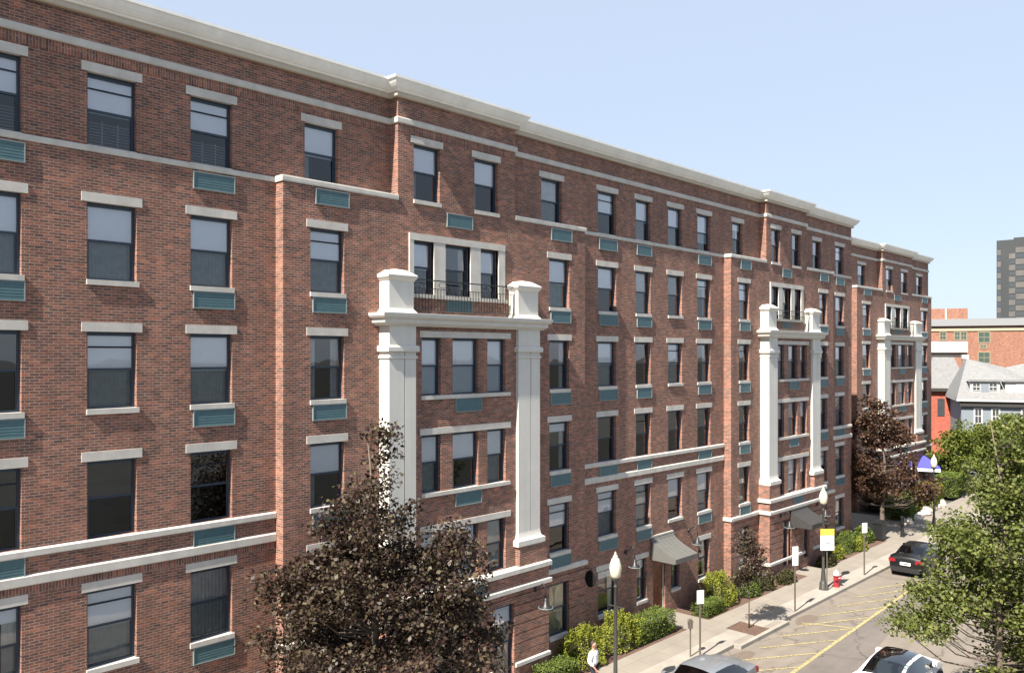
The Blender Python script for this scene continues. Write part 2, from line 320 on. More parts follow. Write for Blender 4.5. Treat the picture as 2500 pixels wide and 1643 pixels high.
def window(root, x0, x1, z0, z1, Y, shade='half', lintel=True, sill=True, lower='screen', style=0, lin_ext=.13):
    f = MB(); t = .055; a, b = Y + .135, Y + .2; zm = (z0 + z1) / 2 + .02
    f.box(x0, x0 + t, a, b, z0, z1, M_frame); f.box(x1 - t, x1, a, b, z0, z1, M_frame)
    f.box(x0 + t, x1 - t, a, b, z1 - t * 1.8, z1, M_frame); f.box(x0 + t, x1 - t, a, b, z0, z0 + t, M_frame)
    f.box(x0 + t, x1 - t, a + .01, b - .01, zm - .028, zm + .028, M_frame)
    f.box(x0 + t, x0 + t + .03, a + .02, b - .012, z0 + t, zm - .028, M_frame); f.box(x1 - t - .03, x1 - t, a + .02, b - .012, z0 + t, zm - .028, M_frame)
    if style in (2, 3):   # lowered upper sash shows a second rail
        zz = z1 - (z1 - z0) * .2; f.box(x0 + t, x1 - t, a + .03, b, zz - .02, zz + .02, M_frame)
    o = f.build('window', root)
    p = MB(); yg = Y + .165
    p.quad([(x0 + t, yg, zm), (x1 - t, yg, zm), (x1 - t, yg, z1 - t), (x0 + t, yg, z1 - t)], M_glass)
    p.quad([(x0 + t, yg + .02, z0 + t), (x1 - t, yg + .02, z0 + t), (x1 - t, yg + .02, zm), (x0 + t, yg + .02, zm)], M_screen if lower == 'screen' else M_glass)
    p.build('pane', o)
    yb = Y + .2; h = z1 - z0
    fr = {'none': 0, 'quarter': .22, 'half': .5, 'threeq': .72, 'full': 1.0}.get(shade, 0)
    if fr:
        s = MB(); zb = z1 - h * fr + random.uniform(-.04, .06) * (fr < 1)
        s.box(x0 + .03, x1 - .03, yb, yb + .012, zb, z1 - .01, M_blind); s.box(x0 + .03, x1 - .03, yb - .012, yb + .024, zb - .03, zb, M_blind)
        s.build('shade', o)
    if style == 3:   # slatted inner shutter behind the lower sash
        s = MB(); n = 9; zt = zm - .22
        for k in range(n): zc = z0 + .06 + (zt - z0 - .06) * k / n; s.box(x0 + .06, x1 - .06, yb + .02, yb + .03, zc, zc + .016, M_curtain)
        for q in (.36, .68): s.box(x0 + (x1 - x0) * q - .012, x0 + (x1 - x0) * q + .012, yb + .015, yb + .034, z0, zt, M_curtain)
        s.build('shutter', o)
    elif shade in ('curtain', 'cream', 'half', 'sides') or fr == .22:
        s = MB(); mt = M_cream if shade == 'cream' else M_curtain; y2 = yb + .07
        spans = [(x0, x0 + (x1 - x0) * .27), (x1 - (x1 - x0) * .27, x1)] if shade in ('sides', 'quarter') else [(x0, x1)] if shade != 'half' or random.random() < .75 else [(x0, x0 + .3)]
        for q0, q1 in spans:
            n = max(4, int((q1 - q0) / .05))
            for k in range(n):
                c0, c1 = q0 + (q1 - q0) * k / n, q0 + (q1 - q0) * (k + 1) / n; w0 = .025 * (k % 2); w1 = .025 * ((k + 1) % 2)
                s.quad([(c0, y2 + w0, z0), (c1, y2 + w1, z0), (c1, y2 + w1, z1), (c0, y2 + w0, z1)], mt)
        s.build('curtain', o)
    if lintel:
        s = MB(); s.box(x0 - lin_ext, x1 + lin_ext, Y - .022, Y + .12, z1 - .004, z1 + .22, M_stone); s.build('lintel', o)
    if sill:
        s = MB(); s.box(x0 - .02, x1 + .05, Y - .05, Y + .14, z0 - .125, z0 + .004, M_stone); s.build('sill', o)
    return o
def acgrille(root, x0, x1, z1, Y, h=.46):
    f = MB(); t = .025; z0 = z1 - h; ya, yb = Y - .045, Y + .02
    f.box(x0, x0 + t, ya, yb, z0, z1, M_alu); f.box(x1 - t, x1, ya, yb, z0, z1, M_alu)
    f.box(x0 + t, x1 - t, ya, yb, z1 - t, z1, M_alu); f.box(x0 + t, x1 - t, ya, yb, z0, z0 + t, M_alu)
    o = f.build('air_conditioner_grille', root)
    s = MB(); n = 6
    s.box(x0 + t, x1 - t, Y - .026, Y + .015, z0 + t, z1 - t, M_teal)
    for k in range(n):
        zc = z0 + t + (h - 2 * t) * (k + .5) / n; d = (h - 2 * t) / n * .42
        s.prism([(Y - .034, zc - d), (Y - .030, zc - d), (Y - .0275, zc + d), (Y - .0305, zc + d)], x0 + t, x1 - t, 'x', M_teal)
    s.build('louver_panel', o); return o
ROW = {k: 18.71 - 3.11 * (k - 1) for k in range(1, 6)}; ROW[6] = 3.05
WH = 1.87
def rz(k, zo=0): return ROW[k] - .22 - (1.81 if k == 1 else WH) + zo, ROW[k] - .22 + zo     # opening bottom, top
ZR = 19.81
CORN = [(0, 19.955), (.15, 19.955), (.17, 19.97), (.18, 20.0), (.22, 20.02), (.27, 20.07), (.33, 20.15), (.37, 20.22), (.39, 20.25), (.42, 20.27), (.42, 20.35), (0, 20.38)]
FASC = [(0, 19.81), (.10, 19.81), (.12, 19.83), (.12, 19.953), (0, 19.953)]
M_tan = simple('tan_fascia', (.46, .40, .32), .7, var=.08, vs=1)
def shift(prof, zo): return [(a, b + zo) for a, b in prof]
def bay(root, wb, X0, k, Y0, shades, zo=0, ground=True, glist=None):
    """projecting bay; wb collects brick; positions in metres of the nearest bay scaled by k"""
    X = lambda a: X0 + a * k
    P1, W, PL, P2 = Y0 - .4, Y0 - .78, Y0 - .90, Y0 - 1.02
    gr = [z for z in np.arange(.55, 3.3, .335)]
    sh = lambda c, r: shades.get((c, r), random.choice(['half', 'curtain', 'none', 'sides', 'half', 'full']))
    # side columns
    ops = []; wins = []
    for (a, b, c) in ((.88, 2.03, 'L'), (11.27, 12.44, 'R')):
        for r in range(2, 6):
            z0, z1 = rz(r, zo); ops.append((X(a), X(b), z0, z1)); wins.append((X(a), X(b), z0, z1, P1, sh(c, r), c, r))
        if ground:
            ops.append((X(a), X(b), 1.0, 3.0)); wins.append((X(a), X(b), 1.0, 3.0, P1, 'cream' if c == 'R' else 'curtain', c, 6))
    hole = [(X(4.5), X(8.9), 3.9, 12.35 + zo, 1), (X(3.6), X(10.2), -.3, 3.6, 1)]
    # centre: triple framed opening of row 2
    tz0, tz1 = 13.66 + zo, 15.38 + zo
    ops3 = [(X(4.66), X(5.51), tz0, tz1), (X(6.0), X(7.15), tz0, tz1), (X(7.62), X(8.51), tz0, tz1)]
    wall(wb, P1, X0, X(13.4), 3.4, 16.57 + zo, ops + hole + ops3)
    wall(wb, P1, X0, X(13.4), -.3, 3.4, ops + hole, grooves=gr)
    z0, z1 = rz(1, zo); z0 += .0
    o1 = [(X(4.69), X(5.79), z0, z1), (X(7.37), X(8.51), z0, z1)]
    wall(wb, P1, X(4.05), X(9.39), 16.57 + zo, ZR + zo, o1)
    for x in (X0, X(13.4)): side(wb, x, P1, Y0 + .01, -.3, 16.57 + zo)
    for x in (X(4.05), X(9.39)): side(wb, x, P1, Y0 + .01, 16.57 + zo, ZR + zo)
    for o in o1: window(root, *o, P1, sh('C', 1))
    acgrille(root, X(6.09), X(7.27), 16.42 + zo, P1)
    for q in wins:
        x0_, x1_, z0, z1, Y, s_, c, r = q
        window(root, x0_, x1_, z0, z1, Y, s_, lintel=(r != 6 or c == 'R' and False), style=random.choice([0, 0, 2]))
        if r < 6: acgrille(root, x0_ + .06, x1_ + .07, z0 - .127, Y)
    # row 1 side windows in the recessed wall + their grilles below the ledge
    # cream surround of the row 2 triple
    f = MB(); zt, zb = 15.60 + zo, tz0 - .1; y0, y1 = P1 - .05, P1 + .10
    xs = [4.48, 4.66, 5.51, 6.0, 7.15, 7.62, 8.51, 8.83]
    for i in (0, 2, 4, 6): f.box(X(xs[i]), X(xs[i + 1]), y0, y1, zb + .1, tz1 + .003, M_stone)
    f.box(X(4.48), X(8.83), y0 - .012, y1, tz1 + .003, zt, M_stone); f.box(X(4.42), X(8.89), y0 - .06, y1, zb - .02, zb + .103, M_stone)
    f.build('window_surround', root)
    for i, o in enumerate(ops3): window(root, *o, P1, ['half', 'sides', 'half'][i] if ('T', i) not in shades else shades[('T', i)], lintel=False, sill=False)
    acgrille(root, X(6.05), X(7.25), 13.55 + zo, P1, .42)
    # wall between the pillars, rows 3-5
    opw = []
    for r in (3, 4, 5):
        z0, z1 = rz(r, zo)
        if r == 5: z0 = 4.25
        for i, (a, b) in enumerate(((4.7, 5.51), (6.02, 7.19), (7.62, 8.51))):
            opw.append((X(a), X(b), z0, z1)); window(root, X(a), X(b), z0, z1, W, shades.get(('W', r, i), random.choice(['half', 'full', 'curtain', 'half'])), lintel=False, sill=False)
        s = MB(); s.box(X(4.61), X(8.75), W - .03, W + .12, z1 - .004, z1 + .2, M_stone); s.build('lintel', root)
        if r != 5:
            s = MB(); s.box(X(4.66), X(8.7), W - .07, W + .14, z0 - .12, z0 + .004, M_stone); s.build('sill', root)
            acgrille(root, X(6.12), X(7.32), z0 - .122, W)
        else: acgrille(root, X(6.12), X(7.32), 4.055, P2, .40)
    wall(wb, W, X(4.3), X(9.1), 4.0, 12.62 + zo, opw)
    # pavilion at street level
    gx = [(X(5.1), X(6.3), .95, 3.05), (X(6.6), X(7.0), .95, 3.05), (X(7.65), X(8.7), .35, 3.05)] if glist is None else glist
    wall(wb, P2, X(3.12), X(10.53), -.3, 3.45, gx, grooves=[z for z in gr if z > .9])
    wall(wb, P2, X(3.12), X(10.53), 3.45, 4.06, depth=.1)
    for x in (X(3.12), X(10.53)): side(wb, x, P2, P1, -.3, 4.06)
    for a, b in ((3.12, 4.42), (9.0, 10.45)):
        wall(wb, P2 + .005, X(a), X(b), 4.0, 4.95); side(wb, X(a), P2 + .005, P1, 4.0, 4.95); side(wb, X(b), P2 + .005, P1, 4.0, 4.95)
        wb.quad([(X(a), P2 + .005, 4.95), (X(b), P2 + .005, 4.95), (X(b), P1, 4.95), (X(a), P1, 4.95)], M_brick)
    for i, o in enumerate(gx):
        if i != 1: window(root, *o, P2, 'quarter', lintel=False, sill=False, lower='x')
        else: window(root, *o, P2, 'none', lintel=False, sill=False, lower='x')
    bm_ = MB(); bm_.sweep([(X(3.12), P1), (X(3.12), P2), (X(10.53), P2), (X(10.53), P1)], [(0, 4.05), (.09, 4.05), (.09, 4.20), (.05, 4.24), (-.22, 4.245), (-.22, 4.05)], M_stone); bm_.build('belt_course', root)
    bm_ = MB(); bm_.sweep([(X0, Y0), (X0, P1), (X(3.12), P1), (X(3.12), P2), (X(10.53), P2), (X(10.53), P1), (X(13.4), P1), (X(13.4), Y0)], [(0, 3.42), (.07, 3.42), (.09, 3.45), (.09, 3.58), (.0, 3.62)], M_stone); bm_.build('belt_course', root)
    bm_ = MB(); bm_.sweep([(X(3.12), P1), (X(3.12), P2), (X(7.6), P2)], [(0, .78), (.06, .78), (.06, .9), (0, .93)], M_stone); bm_.sweep([(X(8.75), P2), (X(10.53), P2), (X(10.53), P1)], [(0, .78), (.06, .78), (.06, .9), (0, .93)], M_stone); bm_.build('belt_course', root)
    # ledge string of the bay
    prof = shift([(-.42, 16.565), (.04, 16.565), (.05, 16.60), (.05, 16.70), (.04, 16.735), (-.42, 16.74)], zo)
    for a, b in ((0, 4.05), (9.39, 13.4)):
        q = MB(); pts = [(X(a), Y0), (X(a), P1), (X(b), P1)] if a == 0 else [(X(a), P1), (X(b), P1), (X(b), Y0)]
        q.sweep(pts, [(min(p_, 1) if p_ > 0 else 0, z_) for p_, z_ in prof], M_stone); q.box(X(a) + .002, X(b) - .002, P1 + .002, Y0 + .05, 16.567 + zo, 16.738 + zo, M_stone); q.build('string_course', root)
    # pillars
    for a, b in ((3.32, 4.37), (9.04, 10.18)):
        p = MB(); x0, x1 = X(a), X(b); xm = x0 + (x1 - x0) * .57; zt = 12.6 + zo
        p.box(x0, xm - .018, PL, P1 + .02, 5.1, zt, M_white); p.box(xm + .018, x1, PL, P1 + .02, 5.1, zt, M_white); p.box(xm - .03, xm + .03, PL + .05, P1, 5.1, zt, M_white)
        p.box(x0 + .004, x1 - .004, PL - .006, P1 + .01, 11.87 + zo, zt - .002, M_white)
        path = [(x0, P1), (x0, PL), (x1, PL), (x1, P1)]
        p.sweep(path, shift([(0, 11.80), (.07, 11.80), (.085, 11.83), (.085, 11.95), (.05, 11.99), (0, 12.0)], zo), M_white)
        p.sweep(path, shift([(0, 11.60), (.04, 11.60), (.04, 11.66), (0, 11.68)], zo), M_white)
        p.sweep(path, [(-.3, 4.93), (.13, 4.93), (.14, 4.96), (.14, 5.13), (.07, 5.16), (.03, 5.22), (.01, 5.32), (0, 5.4), (-.3, 5.4)], M_white)
        p.build('pillar', root)
        # pedestal with cap on the balcony
        p = MB(); y0 = PL + .02; y1 = y0 + .62 * min(k, 1)
        p.box(x0 + .01, x1 - .08, y0, y1, 13.0 + zo, 14.05 + zo, M_white)
        cx0, cx1 = x0 + .01, x1 - .08; path = [(cx0, y1), (cx0, y0), (cx1, y0), (cx1, y1), (cx0, y1)]
        p.sweep(path, shift([(-.2, 13.0), (.09, 13.0), (.06, 13.05), (.02, 13.1), (0, 13.14)], zo), M_white)
        p.sweep(path, shift([(-.2, 13.99), (.015, 13.99), (.04, 14.03), (.085, 14.09), (.095, 14.15), (.08, 14.19), (-.2, 14.19)], zo), M_white)
        mx, my = (cx0 + cx1) / 2, (y0 + y1) / 2; e = .08
        A = [(cx0 - e, y0 - e), (cx1 + e, y0 - e), (cx1 + e, y1 + e), (cx0 - e, y1 + e)]; T = (mx, my, 14.38 + zo); z_ = 14.185 + zo
        mid = [((q[0] + mx) / 2, (q[1] + my) / 2, 14.335 + zo) for q in A]
        for i in range(4):
            j = (i + 1) % 4; p.quad([(*A[i], z_), (*A[j], z_), mid[j], mid[i]], M_white); p.quad([mid[i], mid[j], T], M_white)
        # curved cheek back to the wall
        xc = cx0 if a > 5 else cx1; xa, xb = (xc + .05, xc + .17) if a > 5 else (xc - .17, xc - .05)
        poly = [(y1 - .05, 13.0 + zo), (P1, 13.0 + zo), (P1, 13.35 + zo), (P1 - .0, 13.5 + zo)] + [(y1 - .05 + t * (P1 - y1 + .05), 13.5 + zo + .38 * (1 - t) ** 2) for t in (.8, .6, .4, .2, 0)]
        if P1 > y1 + .05: p.prism(poly, xa, xb, 'x', M_white)
        p.build('balcony_pedestal', root)
    s = MB(); s.sweep([(X(3.2), P1), (X(3.2), PL), (X(10.3), PL), (X(10.3), P1)], shift([(-.5, 12.6), (.03, 12.6), (.06, 12.63), (.14, 12.68), (.16, 12.72), (.16, 12.80), (.24, 12.84), (.28, 12.90), (.29, 12.99), (.05, 13.01), (-.5, 13.01)], zo), M_white)
    s.box(X(3.3), X(10.2), PL + .3, P1 + .05, 12.602 + zo, 13.005 + zo, M_white); s.build('balcony_slab', root)
    # railing
    q = MB(); xa, xb = X(4.25), X(9.1); yr = PL + .18; zb, zt = 13.12 + zo, 14.08 + zo
    q.box(xa, xb, yr - .02, yr + .02, zt, zt + .035, M_iron); q.box(xa, xb, yr - .012, yr + .012, zb, zb + .025, M_iron); q.box(xa, xb, yr - .01, yr + .01, zt - .26, zt - .24, M_iron)
    n = int((xb - xa) / .13)
    for i in range(1, n):
        x = xa + (xb - xa) * i / n; top = zt if i % 8 == 0 else zt - .24
        q.box(x - .008, x + .008, yr - .008, yr + .008, zb, top, M_iron)
    for c in np.linspace(xa + .35, xb - .35, 5):
        pts = [(c + .16 * math.cos(t), yr, zt - .12 + .09 * math.sin(t)) for t in np.linspace(0, 2 * math.pi, 13)]; q.tube(pts, .009, M_iron, 4, False)
    q.build('railing', root)
def path_outer(segs): return segs
def columnA(root, xs, rows, Y, shades, ac, key, zo=0):
    for r in rows:
        z0, z1 = rz(r, zo)
        belt = r in (1, 4)
        window(root, xs[0], xs[1], z0, z1, Y, shades.get((key, r), random.choice(['half', 'curtain', 'none', 'half', 'sides'])), sill=not belt, style=shades.get((key, r, 's'), random.choice([0, 0, 0, 2])))
        if ac: acgrille(root, xs[0] + .06, xs[1] + .07, (z0 - .165 if belt else z0 - .127), Y, .46)
# ================================================================= main building
B = empty('apartment_building', (0, 0, 0), 0, 'long six storey red brick apartment block with cream cornice and two white pillared bays', 'building')
wb = MB()
XE = 53.3; XL = -6.0; B0, B1 = 12.25, 25.65; D0, KD = 37.2, .92; D1 = D0 + 13.4 * KD
shA = {('a1', 1): 'half', ('a2', 1): 'half', ('a3', 1): 'half', ('a1', 2): 'half', ('a2', 2): 'half', ('a3', 2): 'half', ('a1', 3): 'none', ('a2', 3): 'half', ('a3', 3): 'half',
       ('a1', 4): 'none', ('a2', 4): 'none', ('a3', 4): 'none', ('a1', 5): 'quarter', ('a2', 5): 'half', ('a3', 5): 'curtain', ('a2', 1, 's'): 3, ('a3', 1, 's'): 3, ('a1', 1, 's'): 3, ('a2', 3, 's'): 2, ('a2', 5, 's'): 2,
       ('a2', 2, 's'): 0, ('a3', 2, 's'): 0, ('a1', 2, 's'): 0, ('c1', 1): 'half', ('c2', 1): 'half', ('c3', 1): 'half', ('c4', 1): 'threeq', ('c1', 2): 'half', ('c2', 2): 'curtain', ('c3', 2): 'none', ('c4', 2): 'quarter',
       ('c1', 3): 'half', ('c2', 3): 'none', ('c3', 3): 'half', ('c4', 3): 'sides', ('c1', 4): 'none', ('c2', 4): 'none', ('c3', 4): 'none', ('c4', 4): 'none', ('c1', 5): 'half', ('c2', 5): 'curtain', ('c3', 5): 'half', ('c4', 5): 'half'}
colsA = {'a1': (4.6, 5.84, 1), 'a2': (7.24, 8.40, 0), 'a3': (9.78, 10.94, 1)}
colsC = {'c1': (27.01, 28.25, 1), 'c2': (29.68, 30.79, 1), 'c3': (32.2, 33.36, 0), 'c4': (34.72, 35.91, 1)}
opsA = [(a, b, *rz(r)) for (a, b, _) in colsA.values() for r in range(1, 6)]
wall(wb, 0, XL, B0, -.3, ZR, opsA)
G0, G1 = .95, 2.80
door1 = (31.0, 31.95, 0, 2.25)
groundC = [(27.01, 28.35, G0, G1), (29.75, 30.5, G0, G1), (32.45, 33.15, G0, 2.4), (34.8, 35.82, G0, G1)]
opsC = [(a, b, *rz(r)) for (a, b, _) in colsC.values() for r in range(1, 6)] + groundC + [door1]
wall(wb, 0, B1, D0, -.3, ZR, opsC)
e1 = (50.84, 52.1)
opsE = [(*e1, *rz(r)) for r in range(1, 6)] + [(*e1, G0, G1)]
wall(wb, 0, D1, XE, -.3, ZR, opsE)
for key, (a, b, ac) in colsA.items(): columnA(B, (a, b), range(1, 6), 0, shA, ac, key)
for key, (a, b, ac) in colsC.items(): columnA(B, (a, b), range(1, 6), 0, shA, ac, key)
columnA(B, e1, range(1, 6), 0, {}, 1, 'e')
for o in groundC + [(*e1, G0, G1)]: window(B, *o, 0, 'quarter' if o[0] < 33 else 'sides', lintel=o[0] != 32.45, lower='x')
for X0, k, tagk in ((B0, 1, 'B'), (D0, KD, 'D')):
    for a, b, key in ((.94, 2.08, 'l'), (11.26, 12.46, 'r')):
        xa, xb = X0 + a * k, X0 + b * k; z0, z1 = rz(1)
        window(B, xa, xb, z0 + .06, z1, 0, {'Bl': 'half', 'Br': 'curtain', 'Dl': 'quarter', 'Dr': 'none'}[tagk + key], sill=False)
        acgrille(B, xa + .1, xb + .12, z0 - .165, -.4)
    for a, b, zz in ((0, 4.05, 0), (9.39, 13.4, 0)):
        ops = [(X0 + q[0] * k, X0 + q[1] * k, rz(1)[0] + .06, rz(1)[1]) for q in ((.94, 2.08), (11.26, 12.46))]
        wall(wb, 0, X0 + a * k, X0 + b * k, 16.5, ZR, [o for o in ops if X0 + a * k < o[0] < X0 + b * k])
shB = {('L', 2): 'half', ('L', 3): 'sides', ('L', 4): 'half', ('L', 5): 'none', ('R', 2): 'half', ('R', 3): 'sides', ('R', 4): 'quarter', ('R', 5): 'half', ('C', 1): 'half',
       ('W', 3, 0): 'full', ('W', 3, 1): 'full', ('W', 3, 2): 'full', ('W', 4, 0): 'half', ('W', 4, 1): 'half', ('W', 4, 2): 'half', ('W', 5, 0): 'half', ('W', 5, 1): 'half', ('W', 5, 2): 'curtain'}
shD = {('L', 2): 'half', ('L', 3): 'none', ('L', 4): 'none', ('L', 5): 'none', ('R', 2): 'sides', ('R', 3): 'none', ('C', 1): 'none'}
bay(B, wb, B0, 1, 0, shB)
bay(B, wb, D0, KD, 0, shD, glist=[(D0 + 4.4, D0 + 5.0, .5, 2.9), (D0 + 5.02, D0 + 5.35, .5, 2.9), (D0 + 6.9, D0 + 7.6, .5, 2.6)])
# end walls, back and roof
side(wb, XL, 0, 14, -.3, ZR); side(wb, XE, 0, 14, -.3, ZR)
wb.quad([(XL, 14, -.3), (XE, 14, -.3), (XE, 14, ZR), (XL, 14, ZR)], M_brick)
wb.build('wall', B)
r_ = MB(); r_.quad([(XL, .01, 19.9), (XE, .01, 19.9), (XE, 14, 19.9), (XL, 14, 19.9)], M_roof)
for X0, k in ((B0, 1), (D0, KD)): r_.quad([(X0 + 4.05 * k, -.39, 19.901), (X0 + 9.39 * k, -.39, 19.901), (X0 + 9.39 * k, .01, 19.901), (X0 + 4.05 * k, .01, 19.901)], M_roof)
r_.build('roof', B)
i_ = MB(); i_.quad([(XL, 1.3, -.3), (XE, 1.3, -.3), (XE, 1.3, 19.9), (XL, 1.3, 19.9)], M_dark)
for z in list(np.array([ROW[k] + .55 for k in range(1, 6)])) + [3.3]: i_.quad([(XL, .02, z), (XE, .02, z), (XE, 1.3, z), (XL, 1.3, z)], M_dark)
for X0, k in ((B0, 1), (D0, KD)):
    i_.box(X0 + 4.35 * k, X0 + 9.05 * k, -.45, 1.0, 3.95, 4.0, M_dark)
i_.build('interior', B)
jog = lambda X0, k: [(X0 + 4.05 * k, 0), (X0 + 4.05 * k, -.4), (X0 + 9.39 * k, -.4), (X0 + 9.39 * k, 0)]
top = [(XL, 0)] + jog(B0, 1) + jog(D0, KD) + [(XE, 0), (XE, 12)]
c = MB(); c.sweep(top, CORN, M_cornice); c.sweep(top, FASC, M_tan); c.build('cornice', B)
c = MB(); c.sweep(top, [(0, 19.005), (.05, 19.01), (.065, 19.04), (.065, 19.17), (.04, 19.20), (0, 19.21)], M_stone); c.build('frieze_band', B)
c = MB(); c.sweep(top, [(0, 18.76), (.006, 18.76), (.006, 19.0), (0, 19.0)], M_soldier); c.build('soldier_course', B)
for a, b in ((XL, B0 - .01), (B1 + .01, D0 - .01), (D1 + .01, XE)):
    for nm, z0, z1, p in (('string_course', 16.57, 16.73, .026), ('belt_course', 7.11, 7.285, .06), ('belt_course', 6.46, 6.70, .06)):
        c = MB(); c.sweep([(a, 0), (b, 0)], [(0, z0), (p - .015, z0), (p, z0 + .02), (p, z1 - .03), (p - .03, z1), (0, z1 + .01)], M_stone); c.build(nm, B)
    c = MB(); c.sweep([(a, 0), (b, 0)], [(0, 6.27), (.006, 6.27), (.006, 6.455), (0, 6.455)], M_soldier); c.build('soldier_course', B)
# doors
def door(x0, x1, z1, Y):
    d = MB(); d.box(x0 + .05, x1 - .05, Y + .12, Y + .17, -.0, z1 - .04, M_door)
    for i in range(3):
        h = (z1 - .3) / 3
        for s_ in (0, 1):
            xa = x0 + .12 + s_ * (x1 - x0 - .12) / 2; d.box(xa, xa + (x1 - x0) / 2 - .2, Y + .105, Y + .12, .12 + i * h, .12 + i * h + h * .8, M_door)
    o = d.build('door', B)
    f = MB(); f.box(x0, x0 + .05, Y + .08, Y + .16, 0, z1, M_stone); f.box(x1 - .05, x1, Y + .08, Y + .16, 0, z1, M_stone); f.box(x0 + .05, x1 - .05, Y + .08, Y + .16, z1 - .04, z1, M_stone); f.build('door_frame', o)
    h = MB(); h.tube([(x1 - .14, Y + .06, .9), (x1 - .14, Y + .06, 1.15)], .015, M_alu); h.tube([(x1 - .14, Y + .06, .92), (x1 - .14, Y + .12, .92)], .01, M_alu); h.build('handle', o)
door(31.0, 31.95, 2.25, 0)
dd = D0 + 5.65
door(dd, dd + 1.05, 2.35, -1.1)
def awning(x0, x1, Y, zt=3.62, zf=2.84, zb=2.63, pr=1.3, M_awn=M_awn):
    a = MB(); prof = []
    for t in np.linspace(0, 1, 9): prof.append((Y - .03 - pr * (t ** 1.25), zt - (zt - zf) * (t ** .72)))
    nx = 12
    for (p, q) in zip(prof, prof[1:]):
        for i in range(nx):
            xa, xb = x0 + (x1 - x0) * i / nx, x0 + (x1 - x0) * (i + 1) / nx; s0 = .012 * (i % 2); s1 = .012 * ((i + 1) % 2)
            a.quad([(xa, p[0], p[1] - s0), (xa, q[0], q[1] - s0), (xb, q[0], q[1] - s1), (xb, p[0], p[1] - s1)], M_awn)
    fr = prof[-1]; a.quad([(x0, fr[0], fr[1]), (x0, fr[0], zb), (x1, fr[0], zb), (x1, fr[0], fr[1])], M_awn)
    for x in (x0, x1): a.quad([(x, p[0], p[1]) for p in prof] + [(x, fr[0], zb), (x, Y - .03, zb)], M_awn)
    a.box(x0 - .01, x1 + .01, Y - .06, Y, zt - .02, zt + .05, M_stone)
    o = a.build('awning', B)
    f = MB(); f.box(x0, x1, Y - pr - .02, Y - pr, zb + .0, zb + .03, M_iron)
    for x in (x0 + .02, x1 - .02): f.tube([(x, Y, zb + .02), (x, Y - pr, zb + .02)], .015, M_iron, 6)
    f.build('awning_frame', o)
awning(30.75, 32.55, 0)
awning(dd - .45, dd + 1.55, -1.02, 3.40, 2.75, 2.5, 1.2, simple('shaded_canvas', (.03, .028, .027), .8, var=.1, vs=4))  # canvas colour darkened to stand for the shadow over this awning
def goose(x, Y, z):
    a = MB(); pts = [(x, Y, z + .55)] + [(x, Y - .05 - .32 * math.sin(t), z + .55 + .28 * math.sin(t * 1.0) * (1 if t < 1.57 else 1)) for t in np.linspace(.3, 1.57, 5)] + [(x, Y - .45, z + .72), (x, Y - .5, z + .55), (x, Y - .5, z + .3)]
    a.tube(pts, .018, M_iron, 6); a.lathe(x, Y - .5, [(.03, z + .34), (.07, z + .28), (.10, z + .12), (.26, z), (.27, z - .01), (.25, z - .012), (.05, z + .05)], M_iron, 14)
    a.lathe(x, Y - .02, [(.02, z + .45), (.07, z + .5), (.07, z + .6), (.02, z + .66)], M_iron, 10)
    o = a.build('wall_lamp', B, smooth=True)
    t_ = MB(); t_.tube([(x + .262 * math.cos(t), Y - .5 + .262 * math.sin(t), z - .005) for t in np.linspace(0, 2 * math.pi, 15)], .012, M_alu, 5, False); t_.build('shade_rim', o)
for x, Y, z in ((22.05, -1.02, 2.75), (28.9, 0, 2.75), (33.9, 0, 2.9), (D0 + 4.1, -1.02, 2.7), (D0 + 8.6, -1.02, 2.7)): goose(x, Y, z)
def oval_sign(x, Y, z):
    a = MB(); a.prism([(Y - .33 + .26 * math.cos(t), z + .34 * math.sin(t)) for t in np.linspace(0, 2 * math.pi, 17)[:-1]], x - .025, x + .025, 'x', M_iron)
    a.tube([(x, Y, z + .4), (x, Y - .6, z + .4)], .014, M_iron, 6); a.tube([(x, Y - .33, z + .4), (x, Y - .33, z + .3)], .01, M_iron, 5); a.build('hanging_sign', B)
oval_sign(26.1, 0, 2.75)
# ================================================================= set-back building at the end
Lb = empty('apartment_building', (0, 0, 0), 0, 'set-back red brick apartment block beyond the long one, one pillared bay', 'building')
wl = MB(); LX0, LK, LY0, LZ = 63.77, 1.30, 4.1, .30
LXE = 81.6
shL = {('L', 2): 'none', ('L', 3): 'curtain'}
l1 = (.93, 2.1); l2 = (11.26, 12.4)
ops = [(LX0 + q[0] * LK, LX0 + q[1] * LK, rz(1, LZ)[0] + .06, rz(1, LZ)[1]) for q in (l1, l2)]
wall(wl, LY0, 53.5, LX0, -.3, ZR + LZ)
wall(wl, LY0, LX0, LX0 + 4.05 * LK, 16.5 + LZ, ZR + LZ, ops[:1]); wall(wl, LY0, LX0 + 9.39 * LK, LXE, 16.5 + LZ, ZR + LZ, ops[1:])
for o in ops: window(Lb, *o, LY0, 'sides', sill=False); acgrille(Lb, o[0] + .15, o[1] + .1, 16.53 + LZ, LY0 - .4)
bay(Lb, wl, LX0, LK, LY0, shL, LZ, ground=True)
side(wl, LXE, LY0, LY0 + 14, -.3, ZR + LZ); side(wl, 53.5, LY0, LY0 + 14, -.3, ZR + LZ); side(wl, LX0 + 13.4 * LK, LY0, LY0 + 2, -.3, 16.57 + LZ)
wl.build('wall', Lb)
tl = [(53.5, LY0)] + [(a, b + LY0) for a, b in jog(LX0, LK)] + [(LXE, LY0), (LXE, LY0 + 12)]
c = MB(); c.sweep(tl, shift(CORN, LZ), M_cornice); c.sweep(tl, shift(FASC, LZ), M_tan); c.build('cornice', Lb)
c = MB(); c.sweep(tl, shift([(0, 19.005), (.05, 19.01), (.065, 19.04), (.065, 19.17), (.04, 19.20), (0, 19.21)], LZ), M_stone); c.build('frieze_band', Lb)
